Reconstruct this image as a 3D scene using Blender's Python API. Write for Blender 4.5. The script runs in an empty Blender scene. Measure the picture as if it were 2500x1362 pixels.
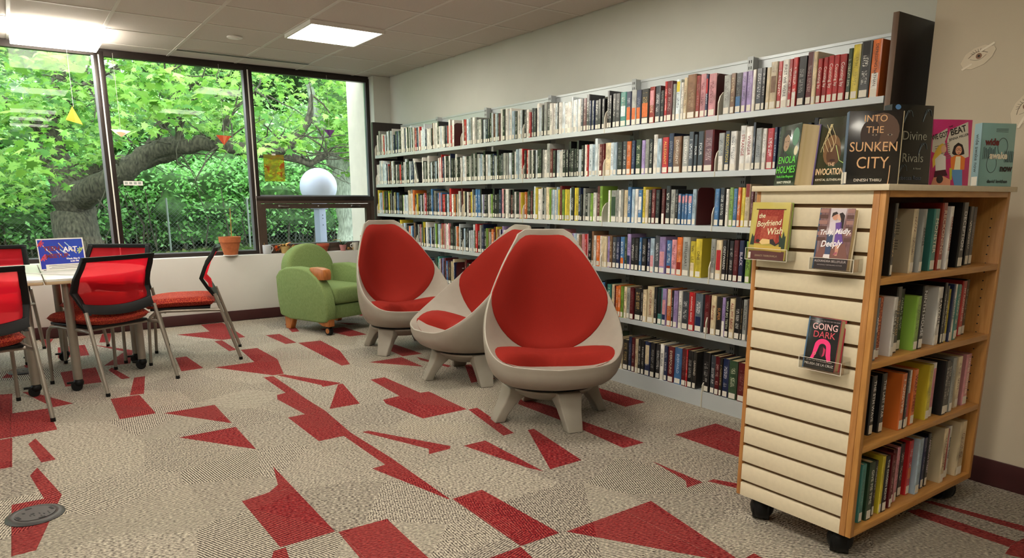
import bpy, bmesh, math, random
import numpy as np
from mathutils import Vector, Matrix
from mathutils.geometry import delaunay_2d_cdt
rnd = random.Random(7)
C = bpy.context.scene.collection
R = math.radians
PI = math.pi
# ------------------------------------------------------------------ camera, sky, exposure
YAW, PITCH = 0.955156, 0.204445
fw = Vector((-math.sin(YAW)*math.cos(PITCH), math.cos(YAW)*math.cos(PITCH), -math.sin(PITCH)))
rt = Vector((math.cos(YAW), math.sin(YAW), 0)); up = rt.cross(fw)
cd = bpy.data.cameras.new('camera'); cam = bpy.data.objects.new('camera', cd); C.objects.link(cam)
cam.matrix_world = Matrix(((rt.x, up.x, -fw.x, 0), (rt.y, up.y, -fw.y, 0), (rt.z, up.z, -fw.z, 1.22), (0, 0, 0, 1)))
cd.sensor_fit = 'HORIZONTAL'; cd.sensor_width = 36; cd.lens = 36*1702.85/2500
cd.shift_y = 158.0/2500; cd.clip_start = 0.05; cd.clip_end = 200
bpy.context.scene.camera = cam
W = bpy.data.worlds.new('sky'); bpy.context.scene.world = W; W.use_nodes = True
bgn = W.node_tree.nodes['Background']; bgn.inputs[0].default_value = (0.80, 0.90, 1.0, 1); bgn.inputs[1].default_value = 3.6
sl = bpy.data.lights.new('sun', 'SUN'); sl.energy = 2.0; sl.angle = R(40); sl.color = (1, .97, .9)
sun = bpy.data.objects.new('sun', sl); C.objects.link(sun); sun.rotation_euler = (R(12), R(46), R(0))
LAMP = 14.5          # radiance of the ceiling panels
vs = bpy.context.scene.view_settings
vs.view_transform = 'Standard'; vs.look = 'None'; vs.gamma = 1; vs.use_curve_mapping = False; vs.exposure = 0.8

# ------------------------------------------------------------------ helpers
def lin(c):
    if isinstance(c, str):
        c = tuple(int(c[i:i+2], 16)/255 for i in (0, 2, 4))
    return tuple((x/12.92 if x <= .04045 else ((x+.055)/1.055)**2.4) for x in c)
MATS = {}
def mat(name, col, rough=.6, metal=0, noise=0, nscale=40, bump=0, bscale=None, spec=.5, stretch=None, col2=None, alpha=None, coat=0, sub=0, emit=0):
    if name in MATS: return MATS[name]
    m = bpy.data.materials.new(name); m.use_nodes = True; nt = m.node_tree; b = nt.nodes['Principled BSDF']
    c = lin(col); b.inputs['Base Color'].default_value = (*c, 1); b.inputs['Roughness'].default_value = rough
    b.inputs['Metallic'].default_value = metal; b.inputs['Specular IOR Level'].default_value = spec
    if coat: b.inputs['Coat Weight'].default_value = coat; b.inputs['Coat Roughness'].default_value = .12
    if emit: b.inputs['Emission Color'].default_value = (*c, 1); b.inputs['Emission Strength'].default_value = emit
    if noise or bump or col2:
        tc = nt.nodes.new('ShaderNodeTexCoord'); mp = nt.nodes.new('ShaderNodeMapping')
        nt.links.new(tc.outputs['Object'], mp.inputs[0])
        if stretch: mp.inputs['Scale'].default_value = stretch
        n = nt.nodes.new('ShaderNodeTexNoise'); n.inputs['Scale'].default_value = nscale; n.inputs['Detail'].default_value = 4
        nt.links.new(mp.outputs[0], n.inputs['Vector'])
        if noise or col2:
            cr = nt.nodes.new('ShaderNodeValToRGB'); cr.color_ramp.elements[0].position = .3; cr.color_ramp.elements[1].position = .7
            a = lin(col2) if col2 else tuple(max(0, x*(1-noise)) for x in c)
            d = c if col2 else tuple(min(1, x*(1+noise)) for x in c)
            cr.color_ramp.elements[0].color = (*a, 1); cr.color_ramp.elements[1].color = (*d, 1)
            nt.links.new(n.outputs[0], cr.inputs[0]); nt.links.new(cr.outputs[0], b.inputs['Base Color'])
        if bump:
            n2 = n
            if bscale:
                n2 = nt.nodes.new('ShaderNodeTexNoise'); n2.inputs['Scale'].default_value = bscale; n2.inputs['Detail'].default_value = 3
                nt.links.new(mp.outputs[0], n2.inputs['Vector'])
            bp = nt.nodes.new('ShaderNodeBump'); bp.inputs['Strength'].default_value = bump; bp.inputs['Distance'].default_value = .004
            nt.links.new(n2.outputs[0], bp.inputs['Height']); nt.links.new(bp.outputs[0], b.inputs['Normal'])
    MATS[name] = m; return m

def link(name, me, m=None, parent=None):
    o = bpy.data.objects.new(name, me); C.objects.link(o)
    if m is not None:
        for x in (m if isinstance(m, (list, tuple)) else [m]): me.materials.append(x)
    if parent is not None: o.parent = parent
    return o
def mesh(name, v, f, m=None, parent=None, smooth=False):
    me = bpy.data.meshes.new(name); me.from_pydata([tuple(x) for x in v], [], f); me.update()
    if smooth: me.shade_smooth()
    return link(name, me, m, parent)
def fin(bm, name, m=None, parent=None, smooth=False, bevel=0, seg=2):
    bmesh.ops.recalc_face_normals(bm, faces=bm.faces)
    if bevel: bmesh.ops.bevel(bm, geom=[e for e in bm.edges if e.is_manifold and e.calc_face_angle(0) > .5], offset=bevel, segments=seg, profile=.5, affect='EDGES', clamp_overlap=True)
    me = bpy.data.meshes.new(name); bm.to_mesh(me); bm.free()
    if smooth:
        me.shade_smooth()
        try: me.set_sharp_from_angle(angle=R(40))
        except Exception: pass
    return link(name, me, m, parent)
def box_bm(bm, x0, x1, y0, y1, z0, z1, M=None):
    vs_ = [bm.verts.new((x, y, z)) for x in (x0, x1) for y in (y0, y1) for z in (z0, z1)]
    for f in ((0, 1, 3, 2), (4, 6, 7, 5), (0, 4, 5, 1), (2, 3, 7, 6), (0, 2, 6, 4), (1, 5, 7, 3)):
        bm.faces.new([vs_[i] for i in f])
    if M is not None:
        for v in vs_: v.co = M @ v.co
    return vs_
def box(name, x0, x1, y0, y1, z0, z1, m, parent=None, bevel=0, seg=2, M=None):
    bm = bmesh.new(); box_bm(bm, x0, x1, y0, y1, z0, z1, M)
    return fin(bm, name, m, parent, bevel > 0, bevel, seg)
def prism_bm(bm, pts, z0, z1, axis='z', M=None):
    def P(a, b, c):
        return {'z': (a, b, c), 'x': (c, a, b), 'y': (a, c, b)}[axis]
    lo = [bm.verts.new(P(a, b, z0)) for a, b in pts]; hi = [bm.verts.new(P(a, b, z1)) for a, b in pts]
    n = len(pts); bm.faces.new(lo); bm.faces.new(hi[::-1])
    for i in range(n): bm.faces.new((lo[i], lo[(i+1) % n], hi[(i+1) % n], hi[i]))
    if M is not None:
        for v in lo+hi: v.co = M @ v.co
def prism(name, pts, z0, z1, m, parent=None, axis='z', bevel=0, seg=2, M=None, smooth=None):
    bm = bmesh.new(); prism_bm(bm, pts, z0, z1, axis, M)
    return fin(bm, name, m, parent, bevel > 0 if smooth is None else smooth, bevel, seg)
def tube_bm(bm, pts, rad, n=8, cap=True):
    pts = [Vector(p) for p in pts]; k = len(pts)
    if not isinstance(rad, (list, tuple)): rad = [rad]*k
    rings = []; prev = None
    for i, p in enumerate(pts):
        d = (pts[min(i+1, k-1)]-pts[max(i-1, 0)]).normalized()
        if prev is None:
            a = Vector((0, 0, 1)) if abs(d.z) < .9 else Vector((1, 0, 0)); s = d.cross(a).normalized()
        else:
            s = (prev - d*prev.dot(d)).normalized()
        prev = s; t = d.cross(s)
        rings.append([bm.verts.new(p+(s*math.cos(2*PI*j/n)+t*math.sin(2*PI*j/n))*rad[i]) for j in range(n)])
    for i in range(k-1):
        for j in range(n): bm.faces.new((rings[i][j], rings[i][(j+1) % n], rings[i+1][(j+1) % n], rings[i+1][j]))
    if cap: bm.faces.new(rings[0][::-1]); bm.faces.new(rings[-1])
def tube(name, pts, rad, m, parent=None, n=10):
    bm = bmesh.new(); tube_bm(bm, pts, rad, n); return fin(bm, name, m, parent, True)
def lathe(name, prof, m, parent=None, n=24, at=(0, 0, 0), M=None):
    bm = bmesh.new(); rings = []
    for r, z in prof: rings.append([bm.verts.new((at[0]+r*math.cos(2*PI*j/n), at[1]+r*math.sin(2*PI*j/n), at[2]+z)) for j in range(n)])
    for i in range(len(prof)-1):
        for j in range(n): bm.faces.new((rings[i][j], rings[i][(j+1) % n], rings[i+1][(j+1) % n], rings[i+1][j]))
    bm.faces.new(rings[0][::-1]); bm.faces.new(rings[-1])
    if M is not None:
        for v in bm.verts: v.co = M @ v.co
    bmesh.ops.remove_doubles(bm, verts=bm.verts, dist=1e-5)
    return fin(bm, name, m, parent, True)
def empty(name, loc=(0, 0, 0), rz=0, label=None, cat=None, group=None):
    o = bpy.data.objects.new(name, None); C.objects.link(o); o.location = loc; o.rotation_euler = (0, 0, rz); o.empty_display_size = .1
    if label: o['label'] = label; o['category'] = cat
    if group: o['group'] = group
    return o
def tag(o, label, cat, group=None, kind=None):
    o['label'] = label; o['category'] = cat
    if group: o['group'] = group
    if kind: o['kind'] = kind
    return o
def struct(o, label=None, cat=None):
    o['kind'] = 'structure'
    if label: o['label'] = label; o['category'] = cat or o.name.split('_')[0]
    return o
def dup(root, loc, rz, label, group=None):
    r = root.copy(); C.objects.link(r); r.location = loc; r.rotation_euler = (0, 0, rz); r['label'] = label
    if group: r['group'] = group
    for ch in root.children:
        c = ch.copy(); C.objects.link(c); c.parent = r
        for g in ch.children:
            d = g.copy(); C.objects.link(d); d.parent = c
    return r
_txt = {}
def text(name, s, size, m, parent, M, depth=.0002, sx=1, shear=0, bold=0, align='CENTER'):
    """a line of lettering as a mesh, in the local XZ plane of its parent (facing -Y), placed by the matrix M"""
    key = (s, size, depth, sx, shear, bold, align)
    if key not in _txt:
        cu = bpy.data.curves.new('t', 'FONT'); cu.body = s; cu.size = size; cu.align_x = align; cu.align_y = 'CENTER'
        cu.extrude = depth; cu.resolution_u = 3; cu.shear = shear; cu.offset = bold
        o = bpy.data.objects.new('t', cu); C.objects.link(o)
        dg = bpy.context.evaluated_depsgraph_get()
        me = bpy.data.meshes.new_from_object(o.evaluated_get(dg)); C.objects.unlink(o); bpy.data.objects.remove(o)
        me.transform(Matrix.Diagonal((sx, 1, 1, 1)))
        me.transform(Matrix.Rotation(PI/2, 4, 'X')); _txt[key] = me
    me = _txt[key].copy(); me.name = name; me.transform(M); me.materials.clear()
    return link(name, me, m, parent)
def T(x, y, z): return Matrix.Translation((x, y, z))
def RY(a): return Matrix.Rotation(a, 4, 'Y')
def flat(name, pts, y, m, parent, M=None, t=.0003):
    """printed patch: outline in the parent's XZ plane, a film t thick in front of y"""
    bm = bmesh.new(); prism_bm(bm, pts, y-t, y, 'y', M); return fin(bm, name, m, parent)
def ell(cx, cz, rx, rz, n=16, a=0):
    return [(cx+rx*math.cos(2*PI*i/n)*math.cos(a)-rz*math.sin(2*PI*i/n)*math.sin(a), cz+rx*math.cos(2*PI*i/n)*math.sin(a)+rz*math.sin(2*PI*i/n)*math.cos(a)) for i in range(n)]
def rrect(x0, x1, y0, y1, r, n=4):
    out = []
    for cx, cy, a0 in ((x1-r, y1-r, 0), (x0+r, y1-r, 90), (x0+r, y0+r, 180), (x1-r, y0+r, 270)):
        for i in range(n+1):
            a = R(a0+90*i/n); out.append((cx+r*math.cos(a), cy+r*math.sin(a)))
    return out

# ------------------------------------------------------------------ materials
m_wall = mat('painted_wall', 'cfd0c8', .75, noise=.03, nscale=3, bump=.08, bscale=260)
m_wallr = mat('beige_wall', 'c4b8a2', .75, noise=.03, nscale=3, bump=.08, bscale=260)
m_sill = mat('sill_wall', 'd8d6d0', .6, noise=.02, nscale=4)
m_ceil = mat('ceiling_tile', 'cbc2ba', .95, noise=.05, nscale=220, bump=.25, bscale=300)
m_grid = mat('ceiling_grid', 'd2ccc4', .5)
m_base = mat('maroon_baseboard', '3f1b1c', .45, noise=.1, nscale=12)
m_bronze = mat('bronze_frame', '2c2320', .4, .3, noise=.15, nscale=20)
m_bronze2 = mat('bronze_sash', '4a3a31', .45, .2, noise=.12, nscale=20)
m_silver = mat('glazing_bead', '9aa3b0', .3, .6)
m_white = mat('white_trim', 'e9e7e2', .45)
m_metal = mat('shelf_metal', 'c9cfd2', .38, .25, noise=.03, nscale=6)
m_metal_d = mat('shelf_post_metal', 'b4babc', .45, .1, noise=.05, nscale=8)
m_panel = mat('dark_end_panel', '2a211e', .45, noise=.15, nscale=6, stretch=(8, 8, 1))
m_panel_edge = mat('end_panel_edge', '6b5240', .5, noise=.1, nscale=6, stretch=(8, 8, 1))
m_black = mat('black_plastic', '0b0b0c', .5, noise=.2, nscale=30, spec=.25)
m_slot = mat('slot_shadow', '15181b', .7)
m_maple = mat('maple_veneer', 'c08a4a', .42, nscale=7, col2='a87338', stretch=(14, 14, 1.2), bump=.05)
m_maple_h = mat('maple_shelf', 'c8924e', .4, nscale=7, col2='b07a3c', stretch=(14, 1.2, 14), bump=.05)
m_maple_e = mat('maple_edge', 'b8824a', .42, nscale=8, col2='a06a36', stretch=(14, 14, 1.2))
m_lam = mat('cream_laminate', 'd3c6aa', .45, noise=.035, nscale=60)
m_groove = mat('groove', '6a4a2a', .6)
m_shell = mat('grey_shell_plastic', '9a9286', .5, noise=.04, nscale=14, bump=.12, bscale=420)
m_leg = mat('grey_leg_plastic', '938c80', .5, noise=.04, nscale=14, bump=.12, bscale=420)
m_red = mat('red_upholstery', '8e2016', .85, noise=.12, nscale=420, bump=.25, bscale=600, spec=.2)
m_green = mat('green_upholstery', '869a64', .9, nscale=46, col2='667a48', stretch=(9, 9, 1), bump=.4, spec=.2)
m_armwood = mat('orange_wood', 'b8733a', .4, nscale=9, col2='9a5a28', stretch=(8, 8, 1.5))
m_chrome = mat('chrome', 'c8c8c8', .2, 1)
m_tub = mat('silver_tube', '8e877c', .38, .55, noise=.05, nscale=20)
m_mesh = None
m_table = mat('table_laminate', 'd8d8d0', .3, noise=.02, nscale=30)
m_tedge = mat('table_edge', 'b09a78', .5)
m_terra = mat('terracotta', 'b8683c', .8, noise=.12, nscale=30)
m_terra2 = mat('terracotta_red', 'b2533a', .75, noise=.1, nscale=30)
m_soil = mat('soil', '3a2a1e', .95, noise=.4, nscale=120)
m_paper = mat('white_paper', 'e8e6e0', .8)
m_page = mat('page_block', 'd8c6a0', .9, nscale=30, col2='bfa97c', stretch=(1, 1, .0))
m_label = mat('spine_label', 'e4dfd2', .6, noise=.04, nscale=300)
m_ink = mat('dark_ink', '1a1714', .6)
m_wink = mat('white_ink', 'ece8de', .5)
m_bark = mat('bark', '6a6152', .95, nscale=14, col2='322c25', stretch=(2, 2, .8), bump=1.0)
m_bark2 = mat('pale_bark', 'a9ab9c', .95, nscale=12, col2='6f7166', stretch=(3, 3, .7), bump=1.0)
m_maroon = mat('maroon_bookend', '4a1215', .45)

def attr_mat(name, rough=.5, transl=0, ramp=None):
    m = bpy.data.materials.new(name); m.use_nodes = True; nt = m.node_tree; b = nt.nodes['Principled BSDF']
    a = nt.nodes.new('ShaderNodeAttribute'); a.attribute_name = 'col'
    b.inputs['Roughness'].default_value = rough
    nt.links.new(a.outputs['Color'], b.inputs['Base Color'])
    if transl:
        out = nt.nodes['Material Output']; t = nt.nodes.new('ShaderNodeBsdfTranslucent'); mx = nt.nodes.new('ShaderNodeMixShader')
        hs = nt.nodes.new('ShaderNodeHueSaturation'); hs.inputs['Value'].default_value = 1.2; hs.inputs['Hue'].default_value = .485
        nt.links.new(a.outputs['Color'], hs.inputs['Color']); nt.links.new(hs.outputs[0], t.inputs[0]); mx.inputs[0].default_value = transl
        nt.links.new(b.outputs[0], mx.inputs[1]); nt.links.new(t.outputs[0], mx.inputs[2]); nt.links.new(mx.outputs[0], out.inputs[0])
        b.inputs['Specular IOR Level'].default_value = .3
    return m
m_leaf = attr_mat('leaf_surface', .5, .45)

def cover_material():
    """glossy jacket: base colour from 'col'; print specks in 'ink' colour along the middle of the spine (UV map)"""
    m = bpy.data.materials.new('book_jacket'); m.use_nodes = True; nt = m.node_tree; N = nt.nodes; L = nt.links; b = N['Principled BSDF']
    b.inputs['Roughness'].default_value = .3; b.inputs['Coat Weight'].default_value = .5; b.inputs['Coat Roughness'].default_value = .15
    a = N.new('ShaderNodeAttribute'); a.attribute_name = 'col'; k = N.new('ShaderNodeAttribute'); k.attribute_name = 'ink'
    uv = N.new('ShaderNodeUVMap'); sp = N.new('ShaderNodeSeparateXYZ'); L.new(uv.outputs[0], sp.inputs[0])
    def math_(op, x, y=None, z=None):
        n = N.new('ShaderNodeMath'); n.operation = op
        for i, v in enumerate((x, y, z)):
            if v is None: continue
            if isinstance(v, (int, float)): n.inputs[i].default_value = v
            else: L.new(v, n.inputs[i])
        return n.outputs[0]
    u, v = sp.outputs[0], sp.outputs[1]
    # u: 0..1 across the spine (+2 offsets on other faces), v: metres of height + 10*seed
    d = math_('ABSOLUTE', math_('SUBTRACT', u, .5))
    band = math_('LESS_THAN', d, .27)
    fr = math_('FRACT', math_('MULTIPLY', v, .1)); hh = math_('MULTIPLY', fr, 10.0)       # height in m
    lo = math_('GREATER_THAN', hh, .062); hi = math_('LESS_THAN', hh, .185)
    cmb = N.new('ShaderNodeCombineXYZ'); L.new(math_('MULTIPLY', u, 4.2), cmb.inputs[0]); L.new(math_('MULTIPLY', v, 260), cmb.inputs[1])
    nz = N.new('ShaderNodeTexNoise'); nz.inputs['Scale'].default_value = 1; nz.inputs['Detail'].default_value = 1; L.new(cmb.outputs[0], nz.inputs['Vector'])
    gl = math_('GREATER_THAN', nz.outputs[0], .53)
    # gaps between words
    cm2 = N.new('ShaderNodeCombineXYZ'); L.new(math_('MULTIPLY', v, 26), cm2.inputs[1]); n2 = N.new('ShaderNodeTexNoise'); n2.inputs['Scale'].default_value = 1; L.new(cm2.outputs[0], n2.inputs['Vector'])
    wd = math_('GREATER_THAN', n2.outputs[0], .44)
    f = math_('MULTIPLY', math_('MULTIPLY', math_('MULTIPLY', band, gl), math_('MULTIPLY', lo, hi)), math_('MULTIPLY', math_('MULTIPLY', wd, .8), k.outputs['Alpha']))
    mx = N.new('ShaderNodeMix'); mx.data_type = 'RGBA'; L.new(f, mx.inputs[0]); L.new(a.outputs['Color'], mx.inputs[6]); L.new(k.outputs['Color'], mx.inputs[7])
    # broad mottling, the artwork of the jacket
    cm3 = N.new('ShaderNodeCombineXYZ'); L.new(math_('MULTIPLY', u, 1.1), cm3.inputs[0]); L.new(math_('MULTIPLY', v, 17), cm3.inputs[1])
    n3 = N.new('ShaderNodeTexNoise'); n3.inputs['Scale'].default_value = 1; n3.inputs['Detail'].default_value = 3; L.new(cm3.outputs[0], n3.inputs['Vector'])
    mr = N.new('ShaderNodeMapRange'); mr.inputs[1].default_value = .3; mr.inputs[2].default_value = .7; mr.inputs[3].default_value = .62; mr.inputs[4].default_value = 1.3; L.new(n3.outputs[0], mr.inputs[0])
    vm = N.new('ShaderNodeVectorMath'); vm.operation = 'SCALE'; L.new(mx.outputs[2], vm.inputs[0]); L.new(mr.outputs[0], vm.inputs['Scale'])
    L.new(vm.outputs[0], b.inputs['Base Color'])
    return m
m_cover = cover_material()

def carpet_material(name, base, dark, light, red=False):
    m = bpy.data.materials.new(name); m.use_nodes = True; nt = m.node_tree; N = nt.nodes; L = nt.links; b = N['Principled BSDF']
    b.inputs['Roughness'].default_value = .95; b.inputs['Specular IOR Level'].default_value = .15
    g = N.new('ShaderNodeNewGeometry')
    vo = N.new('ShaderNodeTexVoronoi'); vo.voronoi_dimensions = '2D'; vo.inputs['Scale'].default_value = 2.6; L.new(g.outputs['Position'], vo.inputs['Vector'])
    sc = N.new('ShaderNodeSeparateColor'); L.new(vo.outputs['Color'], sc.inputs[0])
    an = N.new('ShaderNodeMath'); an.operation = 'MULTIPLY_ADD'; L.new(sc.outputs[0], an.inputs[0]); an.inputs[1].default_value = 2.6; an.inputs[2].default_value = -.5
    vr = N.new('ShaderNodeVectorRotate'); vr.rotation_type = 'Z_AXIS'; L.new(g.outputs['Position'], vr.inputs['Vector']); L.new(an.outputs[0], vr.inputs['Angle'])
    nz = N.new('ShaderNodeTexNoise'); nz.inputs['Scale'].default_value = 9; L.new(vr.outputs[0], nz.inputs['Vector'])
    sx = N.new('ShaderNodeSeparateXYZ'); L.new(vr.outputs[0], sx.inputs[0])
    ad = N.new('ShaderNodeMath'); ad.operation = 'MULTIPLY_ADD'; L.new(nz.outputs[0], ad.inputs[0]); ad.inputs[1].default_value = .006; L.new(sx.outputs[0], ad.inputs[2])
    pi_ = N.new('ShaderNodeMath'); pi_.operation = 'MULTIPLY'; L.new(ad.outputs[0], pi_.inputs[0]); pi_.inputs[1].default_value = 2*PI/.0105
    si = N.new('ShaderNodeMath'); si.operation = 'SINE'; L.new(pi_.outputs[0], si.inputs[0])
    # yarn specks: short dashes along the rows
    mp = N.new('ShaderNodeMapping'); mp.inputs['Scale'].default_value = (190, 75, 1); L.new(vr.outputs[0], mp.inputs[0])
    n2 = N.new('ShaderNodeTexNoise'); n2.inputs['Scale'].default_value = 1; n2.inputs['Detail'].default_value = 1; L.new(mp.outputs[0], n2.inputs['Vector'])
    # some patches speckled, some clearly striped
    st = N.new('ShaderNodeMapRange'); st.inputs[3].default_value = .08; st.inputs[4].default_value = .5; L.new(sc.outputs[1], st.inputs[0])
    mu = N.new('ShaderNodeMath'); mu.operation = 'MULTIPLY'; L.new(si.outputs[0], mu.inputs[0]); L.new(st.outputs[0], mu.inputs[1])
    su = N.new('ShaderNodeMath'); su.operation = 'MULTIPLY_ADD'; L.new(n2.outputs[0], su.inputs[0]); su.inputs[1].default_value = 1.5; L.new(mu.outputs[0], su.inputs[2])
    sb = N.new('ShaderNodeMath'); sb.operation = 'SUBTRACT'; L.new(su.outputs[0], sb.inputs[0]); sb.inputs[1].default_value = .25
    pv = N.new('ShaderNodeMath'); pv.operation = 'MULTIPLY_ADD'; L.new(sc.outputs[2], pv.inputs[0]); pv.inputs[1].default_value = .10; L.new(sb.outputs[0], pv.inputs[2])
    p2 = N.new('ShaderNodeMath'); p2.operation = 'SUBTRACT'; L.new(pv.outputs[0], p2.inputs[0]); p2.inputs[1].default_value = .05
    cr = N.new('ShaderNodeValToRGB'); e = cr.color_ramp.elements
    e[0].position = .22; e[0].color = (*lin(dark), 1); e[1].position = .8; e[1].color = (*lin(light), 1)
    e2 = e.new(.5); e2.color = (*lin(base), 1)
    L.new(p2.outputs[0], cr.inputs[0])
    L.new(cr.outputs[0], b.inputs['Base Color'])
    bp = N.new('ShaderNodeBump'); bp.inputs['Strength'].default_value = .5; bp.inputs['Distance'].default_value = .003; L.new(sb.outputs[0], bp.inputs['Height']); L.new(bp.outputs[0], b.inputs['Normal'])
    return m
m_cbeige = carpet_material('carpet_beige', '8f867b', '3f3935', 'c2b9a7')
m_cred = carpet_material('carpet_red', '7c161b', '470a12', 'a04c46', True)

def mesh_fabric():
    m = bpy.data.materials.new('red_mesh_fabric'); m.use_nodes = True; nt = m.node_tree; N = nt.nodes; L = nt.links; b = N['Principled BSDF']
    b.inputs['Base Color'].default_value = (*lin('e01022'), 1); b.inputs['Roughness'].default_value = .6
    out = N['Material Output']; tr = N.new('ShaderNodeBsdfTransparent'); tl = N.new('ShaderNodeBsdfTranslucent'); tl.inputs[0].default_value = (*lin('ff2038'), 1)
    tr.inputs[0].default_value = (1, .18, .2, 1)
    a = N.new('ShaderNodeMixShader'); a.inputs[0].default_value = .68; L.new(b.outputs[0], a.inputs[1]); L.new(tl.outputs[0], a.inputs[2])
    c = N.new('ShaderNodeMixShader'); c.inputs[0].default_value = .3; L.new(a.outputs[0], c.inputs[1]); L.new(tr.outputs[0], c.inputs[2]); L.new(c.outputs[0], out.inputs[0])
    return m
m_mesh = mesh_fabric()
def seat_fabric():
    m = bpy.data.materials.new('patterned_seat_fabric'); m.use_nodes = True; nt = m.node_tree; N = nt.nodes; L = nt.links; b = N['Principled BSDF']
    b.inputs['Roughness'].default_value = .9
    tc = N.new('ShaderNodeTexCoord'); nz = N.new('ShaderNodeTexNoise'); nz.inputs['Scale'].default_value = 30; L.new(tc.outputs['Object'], nz.inputs['Vector'])
    vm = N.new('ShaderNodeVectorMath'); vm.operation = 'MULTIPLY_ADD'; L.new(nz.outputs['Color'], vm.inputs[0]); vm.inputs[1].default_value = (.02, .02, .02); L.new(tc.outputs['Object'], vm.inputs[2])
    vo = N.new('ShaderNodeTexVoronoi'); vo.feature = 'DISTANCE_TO_EDGE'; vo.inputs['Scale'].default_value = 75; L.new(vm.outputs[0], vo.inputs['Vector'])
    cr = N.new('ShaderNodeValToRGB'); e = cr.color_ramp.elements; e[0].position = .02; e[0].color = (*lin('c8552c'), 1); e[1].position = .12; e[1].color = (*lin('8c0f14'), 1)
    L.new(vo.outputs['Distance'], cr.inputs[0]); L.new(cr.outputs[0], b.inputs['Base Color'])
    return m
m_seat = seat_fabric()
def glass_mat(name, tint=(.93, .97, .95), refl=1.0):
    m = bpy.data.materials.new(name); m.use_nodes = True; nt = m.node_tree; N = nt.nodes; L = nt.links
    for n in list(N):
        if n.type != 'OUTPUT_MATERIAL': N.remove(n)
    out = [n for n in N if n.type == 'OUTPUT_MATERIAL'][0]
    t = N.new('ShaderNodeBsdfTransparent'); t.inputs[0].default_value = (*tint, 1); g = N.new('ShaderNodeBsdfGlossy'); g.inputs['Roughness'].default_value = .0
    fr = N.new('ShaderNodeFresnel'); fr.inputs[0].default_value = 1.45; mu = N.new('ShaderNodeMath'); mu.operation = 'MULTIPLY'; mu.inputs[1].default_value = refl
    L.new(fr.outputs[0], mu.inputs[0]); mx = N.new('ShaderNodeMixShader'); L.new(mu.outputs[0], mx.inputs[0]); L.new(t.outputs[0], mx.inputs[1]); L.new(g.outputs[0], mx.inputs[2]); L.new(mx.outputs[0], out.inputs[0])
    return m
m_glass = glass_mat('window_glass', refl=.3); m_acr = glass_mat('clear_acrylic', (.985, .985, .975), .5)
m_lamp = mat('lit_diffuser', 'fff6d6', .6)
b = m_lamp.node_tree.nodes['Principled BSDF']; b.inputs['Emission Color'].default_value = (1, .93, .80, 1); b.inputs['Emission Strength'].default_value = LAMP

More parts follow.
